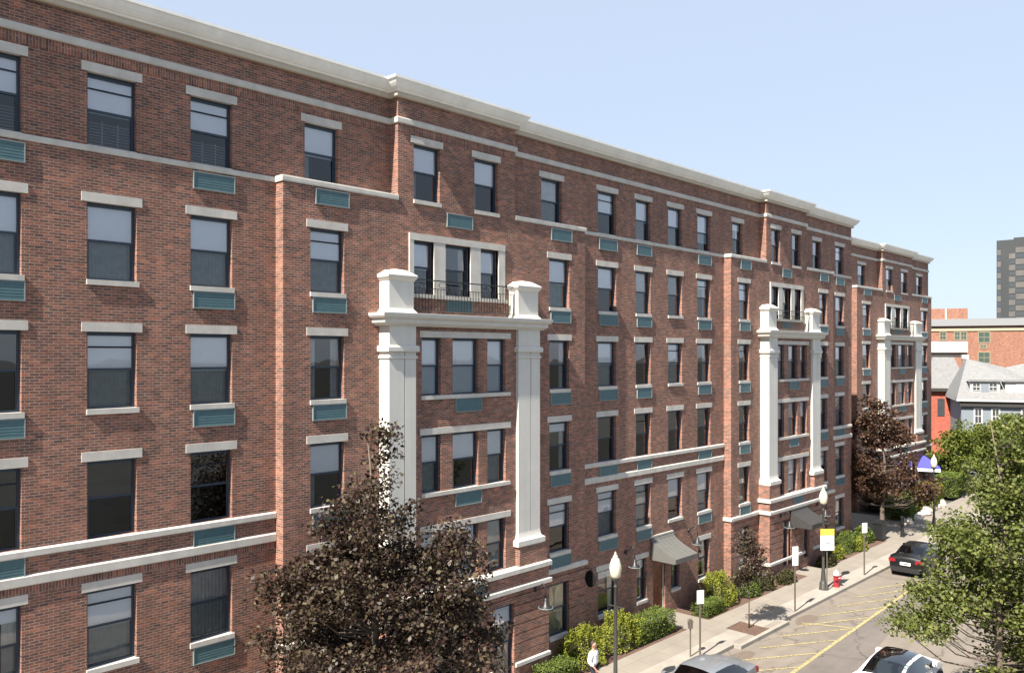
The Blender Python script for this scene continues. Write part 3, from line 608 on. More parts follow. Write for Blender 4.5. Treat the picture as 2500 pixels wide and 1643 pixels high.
c = MB(); c.quad([(53.5, LY0 + .02, 20.2), (LXE, LY0 + .02, 20.2), (LXE, LY0 + 14, 20.2), (53.5, LY0 + 14, 20.2)], M_roof); c.quad([(53.5, LY0 + 14, -.3), (LXE, LY0 + 14, -.3), (LXE, LY0 + 14, 20.2), (53.5, LY0 + 14, 20.2)], M_brick); c.build('roof', Lb)
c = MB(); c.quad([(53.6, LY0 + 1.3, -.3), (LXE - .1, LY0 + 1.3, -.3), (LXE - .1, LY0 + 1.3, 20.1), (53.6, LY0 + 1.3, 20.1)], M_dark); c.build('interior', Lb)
# ================================================================= background buildings (local x = right, y = away)
ROT = PHI - R(90)
M_shing = simple('grey_shingle', (.17, .17, .17), .9, var=.16, vs=3, bump=.2, bs=20)
M_siding = simple('grey_siding', (.16, .185, .21), .7, var=.05, vs=2)
M_trim = simple('white_trim', (.40, .40, .39), .6)
M_dwin = simple('dark_window', (.05, .055, .06), .1, spec=.8)
M_gwin = simple('green_window', (.05, .075, .06), .25)
M_panel = simple('pale_panel', (.095, .087, .078), .6, var=.2, vs=.3)
M_tower = simple('dark_tower', (.03, .034, .036), .55, var=.1, vs=.2)
M_eave_and_shade = simple('dark_eave_and_shade', (.03, .028, .026), .8)
def house(name, u, v0, Z, label, cat):
    x, y = at(u, Z); o = empty(name, (x, y, 0), ROT - R(22), label, cat); o.scale = (.9, 1, 1); return o
def bwin(root, x0, x1, z0, z1, y=0, mf=None, mg=None, t=.1, cross=True):
    f = MB(); mf = mf or M_trim; f.box(x0 - t, x0, y - .06, y + .1, z0 - t, z1 + t, mf); f.box(x1, x1 + t, y - .06, y + .1, z0 - t, z1 + t, mf)
    f.box(x0, x1, y - .06, y + .1, z1, z1 + t, mf); f.box(x0, x1, y - .06, y + .1, z0 - t, z0, mf)
    if cross: f.box(x0, x1, y - .045, y + .06, (z0 + z1) / 2 - .04, (z0 + z1) / 2 + .04, mf); f.box((x0 + x1) / 2 - .03, (x0 + x1) / 2 + .03, y - .04, y + .06, z0, z1, mf)
    o = f.build('window', root); p = MB(); p.box(x0, x1, y - .03, y + .05, z0, z1, mg or M_dwin); p.build('pane', o)
# orange brick block, Z=130 : 1 px = .0644 m
k = 130 / FPX; zz = lambda v, k: CAMZ + (867 - v) * k
O = house('brick_building', 2250, 0, 130, 'long flat-roofed orange brick building far behind the pale roofs', 'building')
m = MB(); m.box(0, 330 * k, 0, 25, -.3, zz(797, k), M_orange); m.build('wall', O)
m = MB(); m.box(-.3, 330 * k + .3, -.5, 25.4, zz(797, k), zz(780, k), simple('pale_parapet', (.21, .215, .22), .7)); m.build('parapet', O)
m = MB(); m.box(-.1, 330 * k + .1, -.15, 0, zz(809, k), zz(802, k), simple('cream_band', (.38, .31, .21), .8)); m.build('belt_course', O)
m = MB(); m.box(20 * k, 123 * k, 6, 16, zz(780, k), zz(750, k), M_orange); m.box(67 * k, 71 * k, 5.9, 6, zz(780, k), zz(750, k), M_trim); m.build('penthouse', O)
for (a, b, c_, d) in ((45, 58, 829, 812), (80, 91, 829, 812), (95, 107, 829, 812), (136, 161, 836, 813), (140, 153, 849, 843), (136, 161, 885, 861), (45, 58, 885, 861), (200, 222, 836, 813), (240, 262, 836, 813)):
    if a in (200, 240): continue
    bwin(O, a * k, b * k, zz(c_, k), zz(d, k), 0, simple('cream_trim', (.22, .18, .12), .7) if 'cream_trim' not in MATS else MATS['cream_trim'], M_gwin, .15)
# dark tower, Z=260
k = 260 / FPX
T = empty('tower_block', (*at(2433, 260), 0), ROT - R(40), 'dark high-rise with a checkerboard of pale panels against the sky', 'building')
m = MB(); m.box(0, 34, 0, 22, -.3, zz(588, k), M_tower); m.build('wall', T)
cols = [(0.2, 1.2, 0), (3.4, 5.1, 1), (5.2, 8.0, 0), (8.1, 9.8, 1), (9.9, 12.7, 0), (12.8, 14.5, 1), (16.5, 19, 0), (19.1, 21, 1)]
for a, b, odd in cols:
    m = MB()
    for j in range(13):
        zt = zz(606, k) - j * 3.6 - odd * 1.8 + (-.2 if a > 3 else -.7)
        m.box(a, b, -.12, .0, zt - 1.7, zt, M_panel)
        m.box(a + .1, b - .1, -.05, 0.0, zt - 3.3, zt - 1.9, M_dwin)
    m.build('panel_stack', T)
m = MB(); m.box(4, 20, 4, 16, zz(588, k), zz(580, k), M_tower); m.build('roof', T)
# red house with slate mansard, Z=95
k = 95 / FPX
H = house('red_house', 2262, 0, 95, 'bright red brick house with a steep pale slate roof and brick chimney', 'house')
wR = (2352 - 2262) * k
m = MB(); m.box(0, wR, 0, 9, -.3, zz(950, k), M_redbrick); m.build('wall', H)
m = MB(); e = .5
P_ = [(-e, -e), (wR + e, -e), (wR + e, 9 + e), (-e, 9 + e)]; Q_ = [(.8, 1.2), (wR - 1.0, 1.2), (wR - 1.0, 8), (.8, 8)]; z0, z1 = zz(947, k), zz(872, k)
for i in range(4): j = (i + 1) % 4; m.quad([(*P_[i], z0), (*P_[j], z0), (*Q_[j], z1), (*Q_[i], z1)], M_shing)
m.quad([(*q, z1) for q in Q_], M_shing); m.box(-e + .02, wR + e - .02, -e + .02, 9 + e - .02, z0 - .35, z0 - .004, M_eave_and_shade); m.box(0.3, wR - .8, .62, .68, zz(903, k), zz(900, k), M_eave_and_shade); rf = m.build('roof', H)
m = MB(); m.box((2349 - 2262) * k, (2363 - 2262) * k, .2, 1.1, zz(940, k), zz(876, k), simple('brown_brick', (.28, .19, .14), .9, var=.2, vs=4)); m.box((2348 - 2262) * k, (2364 - 2262) * k, .1, 1.2, zz(876, k), zz(866, k), M_stone); m.build('chimney', rf)
m = MB(); m.box(0, (2368 - 2262) * k, 3, 8.5, zz(872, k), zz(861, k), M_eave_and_shade); m.box(-.1, (2369 - 2262) * k, 2.8, 8.7, zz(860, k), zz(833, k), M_trim); m.build('upper_storey', H)
for j_ in range(8):
    pass
bwin(H, (2291 - 2262) * k, (2303 - 2262) * k, zz(1012, k), zz(975, k), 0, M_dwin, M_dwin, .12); bwin(H, (2333 - 2262) * k, (2343 - 2262) * k, zz(1012, k), zz(975, k), 0, M_trim, M_dwin, .1)
# grey house, Z=85
k = 85 / FPX
H = house('grey_house', 2347, 0, 85, 'grey clapboard house with white dormers and a pale shingle roof', 'house')
wG = 230 * k
def sidingwall(m, x0, x1, z0, z1, y, mat):
    n = int((z1 - z0) / .18)
    for i in range(n): a = z0 + (z1 - z0) * i / n; b = z0 + (z1 - z0) * (i + 1) / n; m.quad([(x0, y - .02, a), (x1, y - .02, a), (x1, y, b), (x0, y, b)], mat); m.quad([(x0, y, a), (x0, y - .02, a), (x1, y - .02, a), (x1, y, a)], mat)
m = MB(); sidingwall(m, 0, wG, -.3, zz(975, k), 0, M_siding); m.box(0, wG, .01, 10, -.3, zz(975, k), M_siding); m.build('wall', H)
m = MB(); z0 = zz(972, k); e = .55
m.box(-e, wG + e, -e, 10 + e, z0 - .28, z0 - .02, M_trim); m.box(-.2, wG + .2, -.35, 0, z0 - .8, z0 - .285, M_eave_and_shade)  # dark box below the trim paints the eave's shadow on the wall
zr1, zr2 = zz(876, k), zz(898, k)
m.quad([(-e, -e, z0), (wG + e, -e, z0), (wG + e, 5, zz(872, k)), (5.2, 5, zr2), (1.2, 5, zr1)], M_shing)
m.quad([(-e, -e, z0), (1.2, 5, zr1), (1.2, 6, zr1), (-e, 10 + e, z0)], M_shing)
m.quad([(1.2, 5, zr1), (5.2, 5, zr2), (wG + e, 5, zz(872, k)), (wG + e, 10 + e, z0), (-e, 10 + e, z0), (1.2, 6, zr1)], M_shing)
m.build('roof', H)
for (a, b, wd) in ((2369, 2440, ((2376, 2392), (2415, 2432))), (2452, 2520, ((2486, 2497),))):
    d = MB(); xa, xb = (a - 2347) * k, (b - 2347) * k; zt, zb = zz(931, k), zz(966, k); d.box(xa, xb, .35, 4.2, zb, zt, M_trim)
    d.prism([(xa - .2, zt), (xb + .2, zt), (xb + .1, zt + .18), (xa + .1, zt + .18)], .1, 4.6, 'y', M_shing)
    d.box((xa + xb) / 2 - .4, (xa + xb) / 2 + .4, .3, .345, zb + .05, zt - .2, M_siding if a < 2400 else M_trim)
    dm = d.build('dormer', H)
    for q0, q1 in wd: bwin(dm, (q0 - 2347) * k, (q1 - 2347) * k, zz(952, k), zz(936, k), .35, M_trim, M_dwin, .06)
for a in (2380, 2421, 2490):
    bwin(H, (a - 2347) * k, (a + 14 - 2347) * k, zz(1031, k), zz(998, k), -.02, M_trim, M_dwin, .16); bwin(H, (a - 2347) * k, (a + 14 - 2347) * k, zz(1090, k), zz(1062, k), -.02, M_trim, M_dwin, .16)
# ================================================================= street furniture
M_globe = simple('globe_white', (.60, .55, .43), .3); M_globe.node_tree.nodes['Principled BSDF'].inputs['Transmission Weight'].default_value = .15
M_lamp = simple('lamp_dark', (.045, .042, .037), .4)
def street_lamp(x, y, label):
    o = empty('street_lamp', (x, y, 0), 0, label, 'street lamp', 'globe street lamps along the sidewalk')
    p = MB(); p.lathe(0, 0, [(.22, 0), (.22, .06), (.19, .1), (.19, .32), (.14, .38), (.12, .55), (.10, .85), (.085, .95), (.095, .98), (.07, 1.05), (.058, 2.4), (.05, 3.95), (.07, 3.98), (.05, 4.02), (.05, 4.1), (.1, 4.16), (.13, 4.2), (.14, 4.26)], M_lamp, 14)
    p.box(-.012, .012, -.3, .3, 3.3, 3.33, M_lamp)
    shade_auto(p.build('pole', o))
    g_ = MB(); g_.lathe(0, 0, [(.12, 4.26), (.17, 4.32), (.19, 4.45), (.205, 4.58), (.195, 4.7), (.155, 4.82), (.12, 4.91), (.085, 4.94)], M_globe, 20); gl = g_.build('globe', o, True)
    f_ = MB(); f_.lathe(0, 0, [(.085, 4.94), (.09, 4.97), (.06, 5.02), (.03, 5.05), (.035, 5.09), (.01, 5.14)], M_globe, 12); f_.build('finial', gl, True)
    return o
street_lamp(22.36, -4.35, 'nearest globe lamp, in front of the brick wall by the first white pillar')
street_lamp(40.64, -3.6, 'globe lamp standing behind the yellow and white sign by the hydrant')
street_lamp(58.93, -3.23, 'farthest globe lamp, past the dark maple beside the rock edging')
M_sign = simple('sign_white', (.80, .80, .80), .5); M_sy = simple('sign_yellow', (.83, .68, .06), .5); M_ink = simple('sign_ink', (.06, .07, .08), .6); M_post = simple('post_steel', (.10, .085, .07), .6)
RS = R(-30)   # signs face back along the street
def sign_post(x, y, h, w_, hh, label, rz_=RS, cat='parking sign'):
    o = empty('parking_sign', (x, y, 0), rz_, label, cat, 'small white signs on posts by the kerb')
    p = MB(); p.box(-.03, .03, -.022, .022, 0, h, M_post); p.build('post', o)
    s = MB(); s.box(-w_ / 2, w_ / 2, -.03, -.024, h - hh, h + .02, M_sign)
    s.build('sign_panel', o); return o
sign_post(28.3, -4.0, 2.55, .30, .5, 'small white sign on a post beside the parking meter')
sign_post(36.25, -4.16, 2.95, .30, .85, 'tall white sign on a post between the sapling and the globe lamp')
sign_post(44.82, -4.03, 2.75, .32, .5, 'white sign on a post just short of the black parked car')
# banner board on the lamp
o = empty('banner_sign', (40.5, -3.86, 0), R(-42), 'yellow-topped white board with small dark lettering in front of the lamp by the hydrant', 'sign')
p = MB(); z0, z1 = 2.02, 3.08; p.box(-.34, .34, -.02, .02, z0, z1, M_sign); p.box(-.34, .34, -.025, .025, z1 - .32, z1, M_sy); p.build('sign_panel', o)
p = MB()
for a, b, c_, d in ((-.20, -.185, 2.36, 2.48), (-.185, -.13, 2.36, 2.375), (-.10, -.04, 2.36, 2.43), (-.02, .06, 2.355, 2.42), (.08, .15, 2.36, 2.415)): p.box(a, b, -.024, -.0205, c_, d, M_ink)
p.build('lettering', o)
p = MB(); p.box(-.02, .02, .02, .06, 0, 3.0, M_post); p.build('post', o)
# parking meter
o = empty('parking_meter', (28.0, -3.75, 0), RS, 'grey parking meter on a thin post near the silver car', 'parking meter')
p = MB(); p.tube([(0, 0, 0), (0, 0, 1.1)], .03, M_post, 8); p.build('post', o)
p = MB(); p.box(-.08, .08, -.06, .06, 1.1, 1.28, M_post); p.prism([(.1 * math.cos(t), 1.34 + .13 * math.sin(t)) for t in np.linspace(-.6, math.pi + .6, 12)], -.055, .055, 'y', M_post); p.build('meter_head', o)
# hydrant
M_hred = simple('hydrant_red', (.26, .018, .025), .4); M_hwh = simple('hydrant_white', (.5, .54, .5), .4)
o = empty('fire_hydrant', (41.6, -3.85, 0), R(20), 'red fire hydrant with a white bonnet beside the lamp base', 'hydrant')
p = MB(); p.lathe(0, 0, [(.19, 0), (.19, .05), (.14, .06), (.13, .12), (.125, .52), (.16, .54), (.16, .58)], M_hred, 16); shade_auto(p.build('barrel', o))
p = MB(); p.lathe(0, 0, [(.165, .58), (.165, .62), (.14, .66), (.12, .74), (.07, .80), (.035, .82), (.035, .87), (.01, .87)], M_hwh, 16); shade_auto(p.build('bonnet', o))
for dx, dy, r0 in ((1, 0, .06), (-1, 0, .06), (0, -1, .08)):
    p = MB(); p.tube([(dx * .1, dy * .1, .42), (dx * .2, dy * .2, .42)], r0, M_hred, 12); p.tube([(dx * .2, dy * .2, .42), (dx * .24, dy * .24, .42)], r0 * 1.15, M_hred, 6); p.build('nozzle_cap', o)
# litter bin and bollard
o = empty('litter_bin', (54.0, -1.5, 0), 0, 'square black litter bin on the sidewalk beneath the maple', 'litter bin')
p = MB(); p.prism([(-.28, .05), (.28, .05), (.33, 1.05), (-.33, 1.05)], -.3, .3, 'y', M_iron); p.box(-.24, .24, -.24, .24, 0, .05, M_iron); p.build('body', o)
p = MB(); p.box(-.37, .37, -.34, .34, 1.05, 1.15, M_iron); p.box(-.3, .3, -.27, .27, 1.15, 1.24, M_iron); p.build('lid', o)
o = empty('bollard', (55.93, -2.24, 0), 0, 'dark round bollard on the sidewalk behind the black car', 'bollard')
p = MB(); p.lathe(0, 0, [(.15, 0), (.15, .05), (.11, .08), (.11, 1.15), (.135, 1.17), (.135, 1.25), (.1, 1.32), (.02, 1.35)], M_iron, 16); shade_auto(p.build('body', o))
# canopy tent
M_blue = simple('blue_canvas', (.05, .05, .42), .7, var=.05)
o = empty('canopy_tent', (*at(2256, 72), 0), R(20), 'blue pop-up canopy with white valance behind the dark maple', 'canopy')
p = MB(); s_ = 1.2; z0 = 2.1
for i in range(4):
    A = [(-s_, -s_), (s_, -s_), (s_, s_), (-s_, s_)]; j = (i + 1) % 4; p.quad([(*A[i], z0), (*A[j], z0), (0, 0, 3.0)], M_blue)
    p.quad([(*A[i], z0), (*A[j], z0), (*A[j], z0 - .1), (*A[i], z0 - .1)], M_blue)
cn = p.build('canopy', o)
p = MB()
for i in range(4): j = (i + 1) % 4; p.quad([(A[i][0] * 1.005, A[i][1] * 1.005, z0 - .1), (A[j][0] * 1.005, A[j][1] * 1.005, z0 - .1), (A[j][0] * 1.005, A[j][1] * 1.005, z0 - .35), (A[i][0] * 1.005, A[i][1] * 1.005, z0 - .35)], M_sign)
p.build('valance', cn)
for a in A: p = MB(); p.tube([(a[0] * .97, a[1] * .97, 0), (a[0] * .97, a[1] * .97, z0)], .025, M_alu, 6); p.build('leg', o)
# ================================================================= cars
M_tyre = simple('tyre', (.02, .02, .02), .8); M_rim = simple('rim', (.45, .45, .46), .3, metal=1)
M_cglass = glass_mat('car_glass', (.16, .19, .22), 2.2); M_tail = simple('tail_red', (.22, .008, .015), .25); M_plate = simple('plate', (.75, .75, .72), .5); M_head = simple('head_lamp', (.6, .62, .65), .15)
M_seat = simple('seat_beige', (.55, .56, .45), .8); M_cabin = simple('cabin_dark', (.02, .02, .022), .8); M_blk = simple('trim_black', (.015, .015, .016), .5)
def car(x, y, rz_, paint, label, glassroof=False, seat=M_cabin, fast=False):
    o = empty('parked_car' if not fast else 'car', (x, y, -.13), rz_, label, 'car')
    L = 2.3; H = 1.44; W = .9
    # stations: x, belt z, roof/top z, top half width, belt half width
    if fast: st = [(-2.28, .86, .90, .55, .70), (-2.2, .95, 1.0, .62, .80), (-1.98, .98, 1.06, .64, .86), (-1.75, .98, 1.13, .64, .88), (-.95, .96, 1.39, .60, .9), (-.45, .95, 1.44, .6, .9), (.25, .94, 1.44, .6, .9), (.55, .93, 1.40, .6, .9), (1.25, .93, 1.02, .66, .89), (1.75, .88, .93, .66, .86), (2.1, .76, .8, .6, .8), (2.28, .62, .66, .5, .68)]
    else: st = [(-2.28, .86, .9, .55, .70), (-2.2, .98, 1.02, .62, .80), (-1.95, .99, 1.06, .66, .86), (-1.5, .98, 1.07, .66, .88), (-.95, .96, 1.38, .60, .9), (-.5, .95, 1.43, .6, .9), (.2, .94, 1.44, .6, .9), (.5, .93, 1.41, .6, .9), (1.2, .93, 1.02, .66, .89), (1.75, .88, .93, .66, .86), (2.1, .76, .8, .6, .8), (2.28, .62, .66, .5, .68)]
    rows = []
    for (sx, zb, zt, wt, wbz) in st:
        cab = zt - zb > .2
        half = [(0, zt + .02), (wt * .5, zt + .012), (wt * .93, zt - .02), (wt + .04, zt - .07) if cab else (wt + .08, zt - .03), (wbz, zb), (wbz + .035, zb - .18), (wbz + .02, .45), (wbz - .04, .24), (wbz - .25, .2)]
        full = [(-a, b) for a, b in reversed(half[1:])] + half
        rows.append([(sx, a, b) for a, b in full])
    n = len(rows[0]); ns = len(rows)
    body = MB(); gl = []
    body.mats = [paint, M_blk]; idx = lambda i, j: i * n + j
    for r in rows: body.v += r
    side_j = (4, n - 6)     # faces between shoulder and belt
    GR = {}
    for i in range(ns - 1):
        for j in range(n - 1):
            f = (idx(i, j), idx(i + 1, j), idx(i + 1, j + 1), idx(i, j + 1))
            top_ = 6 <= j <= n - 8; sd_ = j in side_j
            cabL, cabR = (3, 8) 
            isg = None
            if top_ and i == 3: isg = 'rear_window'
            if top_ and i == 7: isg = 'windshield'
            if glassroof and top_ and i in (4, 5, 6): isg = 'roof_glass'
            if sd_ and 3 <= i <= 7: isg = 'side_window'
            if isg: GR.setdefault((isg, 0 if j < n / 2 or isg != 'side_window' else 1), []).append(f)
            else: body.f.append(f); body.mi.append(0 if j not in (0, n - 2) else 1)
    body.f.append(tuple(idx(0, j) for j in range(n))); body.mi.append(0); body.f.append(tuple(idx(ns - 1, j) for j in reversed(range(n)))); body.mi.append(0)
    bo = body.build('body', o, True); bo.data.set_sharp_from_angle(angle=R(38))
    for (nm, q), fs in GR.items():
        used = sorted({v for f in fs for v in f}); mp = {v: i for i, v in enumerate(used)}; gm = MB(); gm.v = [body.v[v] for v in used]; gm.f = [tuple(mp[v] for v in f) for f in fs]; gm.mats = [M_cglass]; gm.mi = [0] * len(fs)
        gm.build(nm, bo, True)
    # black window pillars
    for s_ in (-1, 1):
        pm = MB()
        for xx in (-.1,): pm.prism([(xx - .04, .95), (xx + .04, .95), (xx + .03, 1.36), (xx - .03, 1.36)], s_ * .80 - .09, s_ * .80 - .075, 'y', M_blk)
        ml = MB(); ml.prism([(.78, .98), (.98, .98), (.95, 1.14), (.8, 1.14)], min(s_ * .90, s_ * 1.04), max(s_ * .90, s_ * 1.04), 'y', paint); ml.box(.83, .93, min(s_ * .78, s_ * .91), max(s_ * .78, s_ * .91), .93, 1.03, M_blk); ml.build('mirror', o)
        for wx in (-1.38, 1.42):
            wm = MB(); a, b = sorted((s_ * .74, s_ * .945)); wm.prism([(wx + .33 * math.cos(t), .33 + .33 * math.sin(t)) for t in np.linspace(0, 2 * math.pi, 25)[:-1]], a, b, 'y', M_tyre); wh = wm.build('wheel', o)
            rm = MB(); yy = s_ * .95; a, b = sorted((s_ * .94, s_ * .955)); rm.prism([(wx + .21 * math.cos(t), .33 + .21 * math.sin(t)) for t in np.linspace(0, 2 * math.pi, 19)[:-1]], a, b, 'y', M_rim); rm.build('rim', wh)
            am = MB(); pts = [(wx + .38 * math.cos(t), s_ * .94, .33 + .38 * math.sin(t)) for t in np.linspace(0, math.pi, 12)]; am.tube(pts, .022, M_blk, 5); am.build('wheel_arch', o)
        t_ = MB(); a, b = sorted((s_ * .50, s_ * .84)); t_.prism([(a, .76), (b, .74), (b, .93), (a, .9)], -2.32, -2.17, 'x', M_tail); t_.build('tail_light', o)
        t_ = MB(); a, b = sorted((s_ * .48, s_ * .78)); t_.prism([(a, .56), (b, .6), (b, .74), (a, .66)], 2.12, 2.28, 'x', M_head); t_.build('headlight', o)
    p = MB(); p.box(-2.315, -2.285, -.26, .26, .62, .77, M_plate); p.box(-2.318, -2.315, -.18, .18, .66, .72, M_ink); p.build('license_plate', o)
    p = MB(); p.box(-2.34, -2.2, -.72, .72, .26, .5, M_blk); p.build('rear_bumper', o); p = MB(); p.box(2.2, 2.33, -.66, .66, .24, .46, M_blk); p.build('front_bumper', o)
    i_ = MB(); i_.box(-1.9, 1.6, -.72, .72, .3, .52, M_cabin)
    i_.box(-1.45, -1.3, -.62, .62, .5, .94, seat)
    for yy in (-.42, 0, .42): i_.box(-1.5, -1.38, yy - .13, yy + .13, .95, 1.1, seat)
    for yy in (-.36, .36): i_.box(-.3, -.12, yy - .24, yy + .24, .5, 1.02, seat); i_.box(-.3, -.2, yy - .12, yy + .12, 1.03, 1.2, seat)
    i_.box(1.0, 1.4, -.7, .7, .5, .88, M_cabin); i_.build('seats', o)
    h = MB()
    for s_ in (-1, 1):
        for xx in (-.35, .55): h.box(xx - .09, xx + .09, s_ * .935 - .012, s_ * .935 + .012, .80, .83, paint)
    h.build('handle', o)
    return o
M_silver = simple('silver_paint', (.21, .225, .245), .38, metal=.4, coat=.6); M_wpaint = simple('white_paint', (.80, .80, .78), .3, coat=.6); M_bpaint = simple('black_paint', (.006, .007, .007), .3, spec=.3, coat=.25)
car(24.65, -6.3, R(180), M_silver, 'silver sedan parked at the kerb at the bottom edge, only roof and tail in view')
car(30.25, -10.7, 0, M_wpaint, 'white car with dark glass roof in the street under the green tree', glassroof=True, seat=M_seat, fast=True)
car(48.7, -5.5, R(2), M_bpaint, 'black car parked beyond the hatching with red tail lights towards us')
# ================================================================= foliage
def leaf_mesh(name, P, size, mat, parent=None, up=.35):
    n = len(P); nrm = rng.normal(size=(n, 3)); nrm[:, 2] = np.abs(nrm[:, 2]) + up; nrm /= np.linalg.norm(nrm, axis=1)[:, None]
    t = rng.normal(size=(n, 3)); t -= nrm * (t * nrm).sum(1)[:, None]; t /= np.linalg.norm(t, axis=1)[:, None]; b = np.cross(nrm, t)
    s = size * rng.uniform(.6, 1.35, size=(n, 1)); V = np.empty((n, 5, 3))
    V[:, 0] = P - t * s * .5; V[:, 1] = P + b * s * .38 - t * s * .08 + nrm * s * .06; V[:, 2] = P + t * s * .28 + b * s * .22; V[:, 3] = P + t * s * .6 - nrm * s * .1; V[:, 4] = P - b * s * .40 + nrm * s * .08
    me = bpy.data.meshes.new(name); me.vertices.add(n * 5); me.vertices.foreach_set('co', V.reshape(-1))
    me.loops.add(n * 5); me.loops.foreach_set('vertex_index', np.arange(n * 5, dtype=np.int32)); me.polygons.add(n)
    me.polygons.foreach_set('loop_start', np.arange(0, n * 5, 5, dtype=np.int32)); me.polygons.foreach_set('loop_total', np.full(n, 5, dtype=np.int32))
    me.materials.append(mat); me.update(calc_edges=True); me.validate()
    o = bpy.data.objects.new(name, me); COL.objects.link(o)
    if parent: o.parent = parent
    return o
def clumps(ells, per, rsub, seed=0, shell=.4):
    """sub-clump centres through a set of ellipsoids (cx,cy,cz,rx,ry,rz)"""
    r_ = np.random.default_rng(seed); out = []
    for (cx, cy, cz, rx, ry, rzz) in ells:
        m = int(per * (rx * ry * rzz) ** (2 / 3))
        for _ in range(max(3, m)):
            d = r_.normal(size=3); d /= np.linalg.norm(d); q = r_.uniform(shell, 1.0)
            out.append((cx + d[0] * rx * q, cy + d[1] * ry * q, cz + d[2] * rzz * q, r_.uniform(rsub * .6, rsub * 1.3)))
    return out
M_bark = simple('bark', (.11, .085, .065), .9, var=.3, vs=6, bump=.5, bs=20)
def tree(name, x, y, trunk_h, r0, ells, per, rsub, dens, lsize, mat, label, seed=1, frame=True, group=None, lean=(0, 0)):
    """ells given as (right, away, z, r_right, r_away, rz) relative to the base"""
    o = empty(name, (x, y, 0), ROT if frame else 0, label, 'tree' if name != 'sapling' else 'young tree', group)
    cl = clumps(ells, per, rsub, seed); r_ = np.random.default_rng(seed + 50)
    ax = MB(); topz = max(e[2] + e[5] * .6 for e in ells); pts = [(0, 0, -.1), (lean[0] * .3, lean[1] * .3, trunk_h * .5), (lean[0], lean[1], trunk_h)]
    me = np.mean([e[0] for e in ells]), np.mean([e[1] for e in ells])
    for t in (.35, .7, 1): pts.append((lean[0] + (me[0] - lean[0]) * t + r_.normal() * .1, lean[1] + r_.normal() * .1, trunk_h + (topz - trunk_h) * t))
    rad = [r0 * 1.25, r0, r0 * .85, r0 * .55, r0 * .3, r0 * .08]; ax.tube(pts, rad, M_bark, 9)
    br = ax
    for i, c_ in enumerate(cl):
        if i % 2 and len(cl) > 60: continue
        zt = min(max(trunk_h * .9, c_[2] - .5 * math.hypot(c_[0], c_[1])), topz * .95); f = (zt - trunk_h) / max(.1, topz - trunk_h)
        s0 = Vector((lean[0] + (me[0] - lean[0]) * max(0, f), lean[1], zt)); e_ = Vector(c_[:3]); md = (s0 + e_) / 2 + Vector((r_.normal() * .1, r_.normal() * .1, -.12 * (e_ - s0).length))
        rr = max(.008, r0 * .22 * (1 - .6 * max(0, f))); br.tube([s0, md, e_], [rr, rr * .6, rr * .2], M_bark, 5, False)
    br.build('trunk', o, True)
    P = []
    for (cx, cy, cz, rr) in cl:
        m = int(dens * rr ** 2 * 10); d = r_.normal(size=(m, 3)); d /= np.linalg.norm(d, axis=1)[:, None]
        q = r_.uniform(0, 1, size=(m, 1)) ** .45; P.append(np.array([cx, cy, cz]) + d * q * rr * np.array([1.25, 1.25, .75]) + r_.normal(size=(m, 3)) * .04)
    leaf_mesh('crown', np.concatenate(P), lsize, mat, o)
    return o
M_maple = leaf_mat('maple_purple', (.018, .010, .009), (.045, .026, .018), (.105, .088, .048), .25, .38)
M_maple2 = leaf_mat('maple_purple_far', (.032, .016, .011), (.075, .036, .022), (.115, .07, .036), .3, .42)  # lighter, redder leaf tones for the farther maple
M_green = leaf_mat('leaf_green', (.06, .08, .016), (.115, .14, .03), (.20, .21, .065), .4, .45)
M_green2 = leaf_mat('leaf_green_far', (.06, .085, .012), (.12, .15, .022), (.18, .19, .04), .35, .5)
M_bushy = leaf_mat('leaf_yellow_green', (.10, .13, .014), (.20, .22, .022), (.30, .30, .045), .3, .5)
M_box = leaf_mat('leaf_box_hedge', (.05, .08, .015), (.09, .13, .02), (.16, .19, .035), .25, .5)
M_dbush = leaf_mat('leaf_dark_shrub', (.03, .035, .012), (.06, .055, .02), (.10, .09, .035), .25, .5)
tree('maple_tree', 12.9, -3.8, 2.6, .17, [(0, 0, 5.0, 2.5, 2.3, 2.3), (-.15, 0, 7.2, 1.35, 1.2, 1.5), (.1, 0, 9.0, .45, .45, .9), (1.75, 0, 6.3, 1.15, 1.2, 1.3), (2.1, 0, 4.5, 1.2, 1.4, 1.5), (-2.0, 0, 5.3, 1.1, 1.3, 1.3), (-1.6, .3, 3.9, 1.6, 1.5, 1.1), (-1.1, 0, 6.8, .8, .9, .7)],
     26, .40, 62, .105, M_maple, 'large dark purple maple covering the foot of the first bay', 3)
tree('maple_tree', 55.6, -1.1, 2.1, .15, [(-.4, 0, 4.2, 2.6, 2.2, 2.0), (-.6, 0, 6.8, 1.7, 1.4, 1.6), (.7, 0, 6.7, 1.2, 1.2, 1.5), (2.5, 0, 3.0, 1.3, 1.4, .9), (-.5, 0, 8.5, .5, .5, .8), (-2.1, 0, 3.6, 1.1, 1.2, 1.3)],
     15, .48, 36, .16, M_maple2, 'dark red maple farther along, in front of the set-back block', 5)
tree('sapling', 32.8, -3.7, 1.5, .03, [(0, 0, 2.85, .75, .75, 1.0), (-.2, 0, 3.75, .45, .45, .5), (.45, 0, 2.5, .5, .5, .6), (-.35, 0, 2.2, .45, .45, .5)], 40, .25, 110, .09, M_maple, 'young purple tree with a thin stem in the sidewalk soil square', 8)
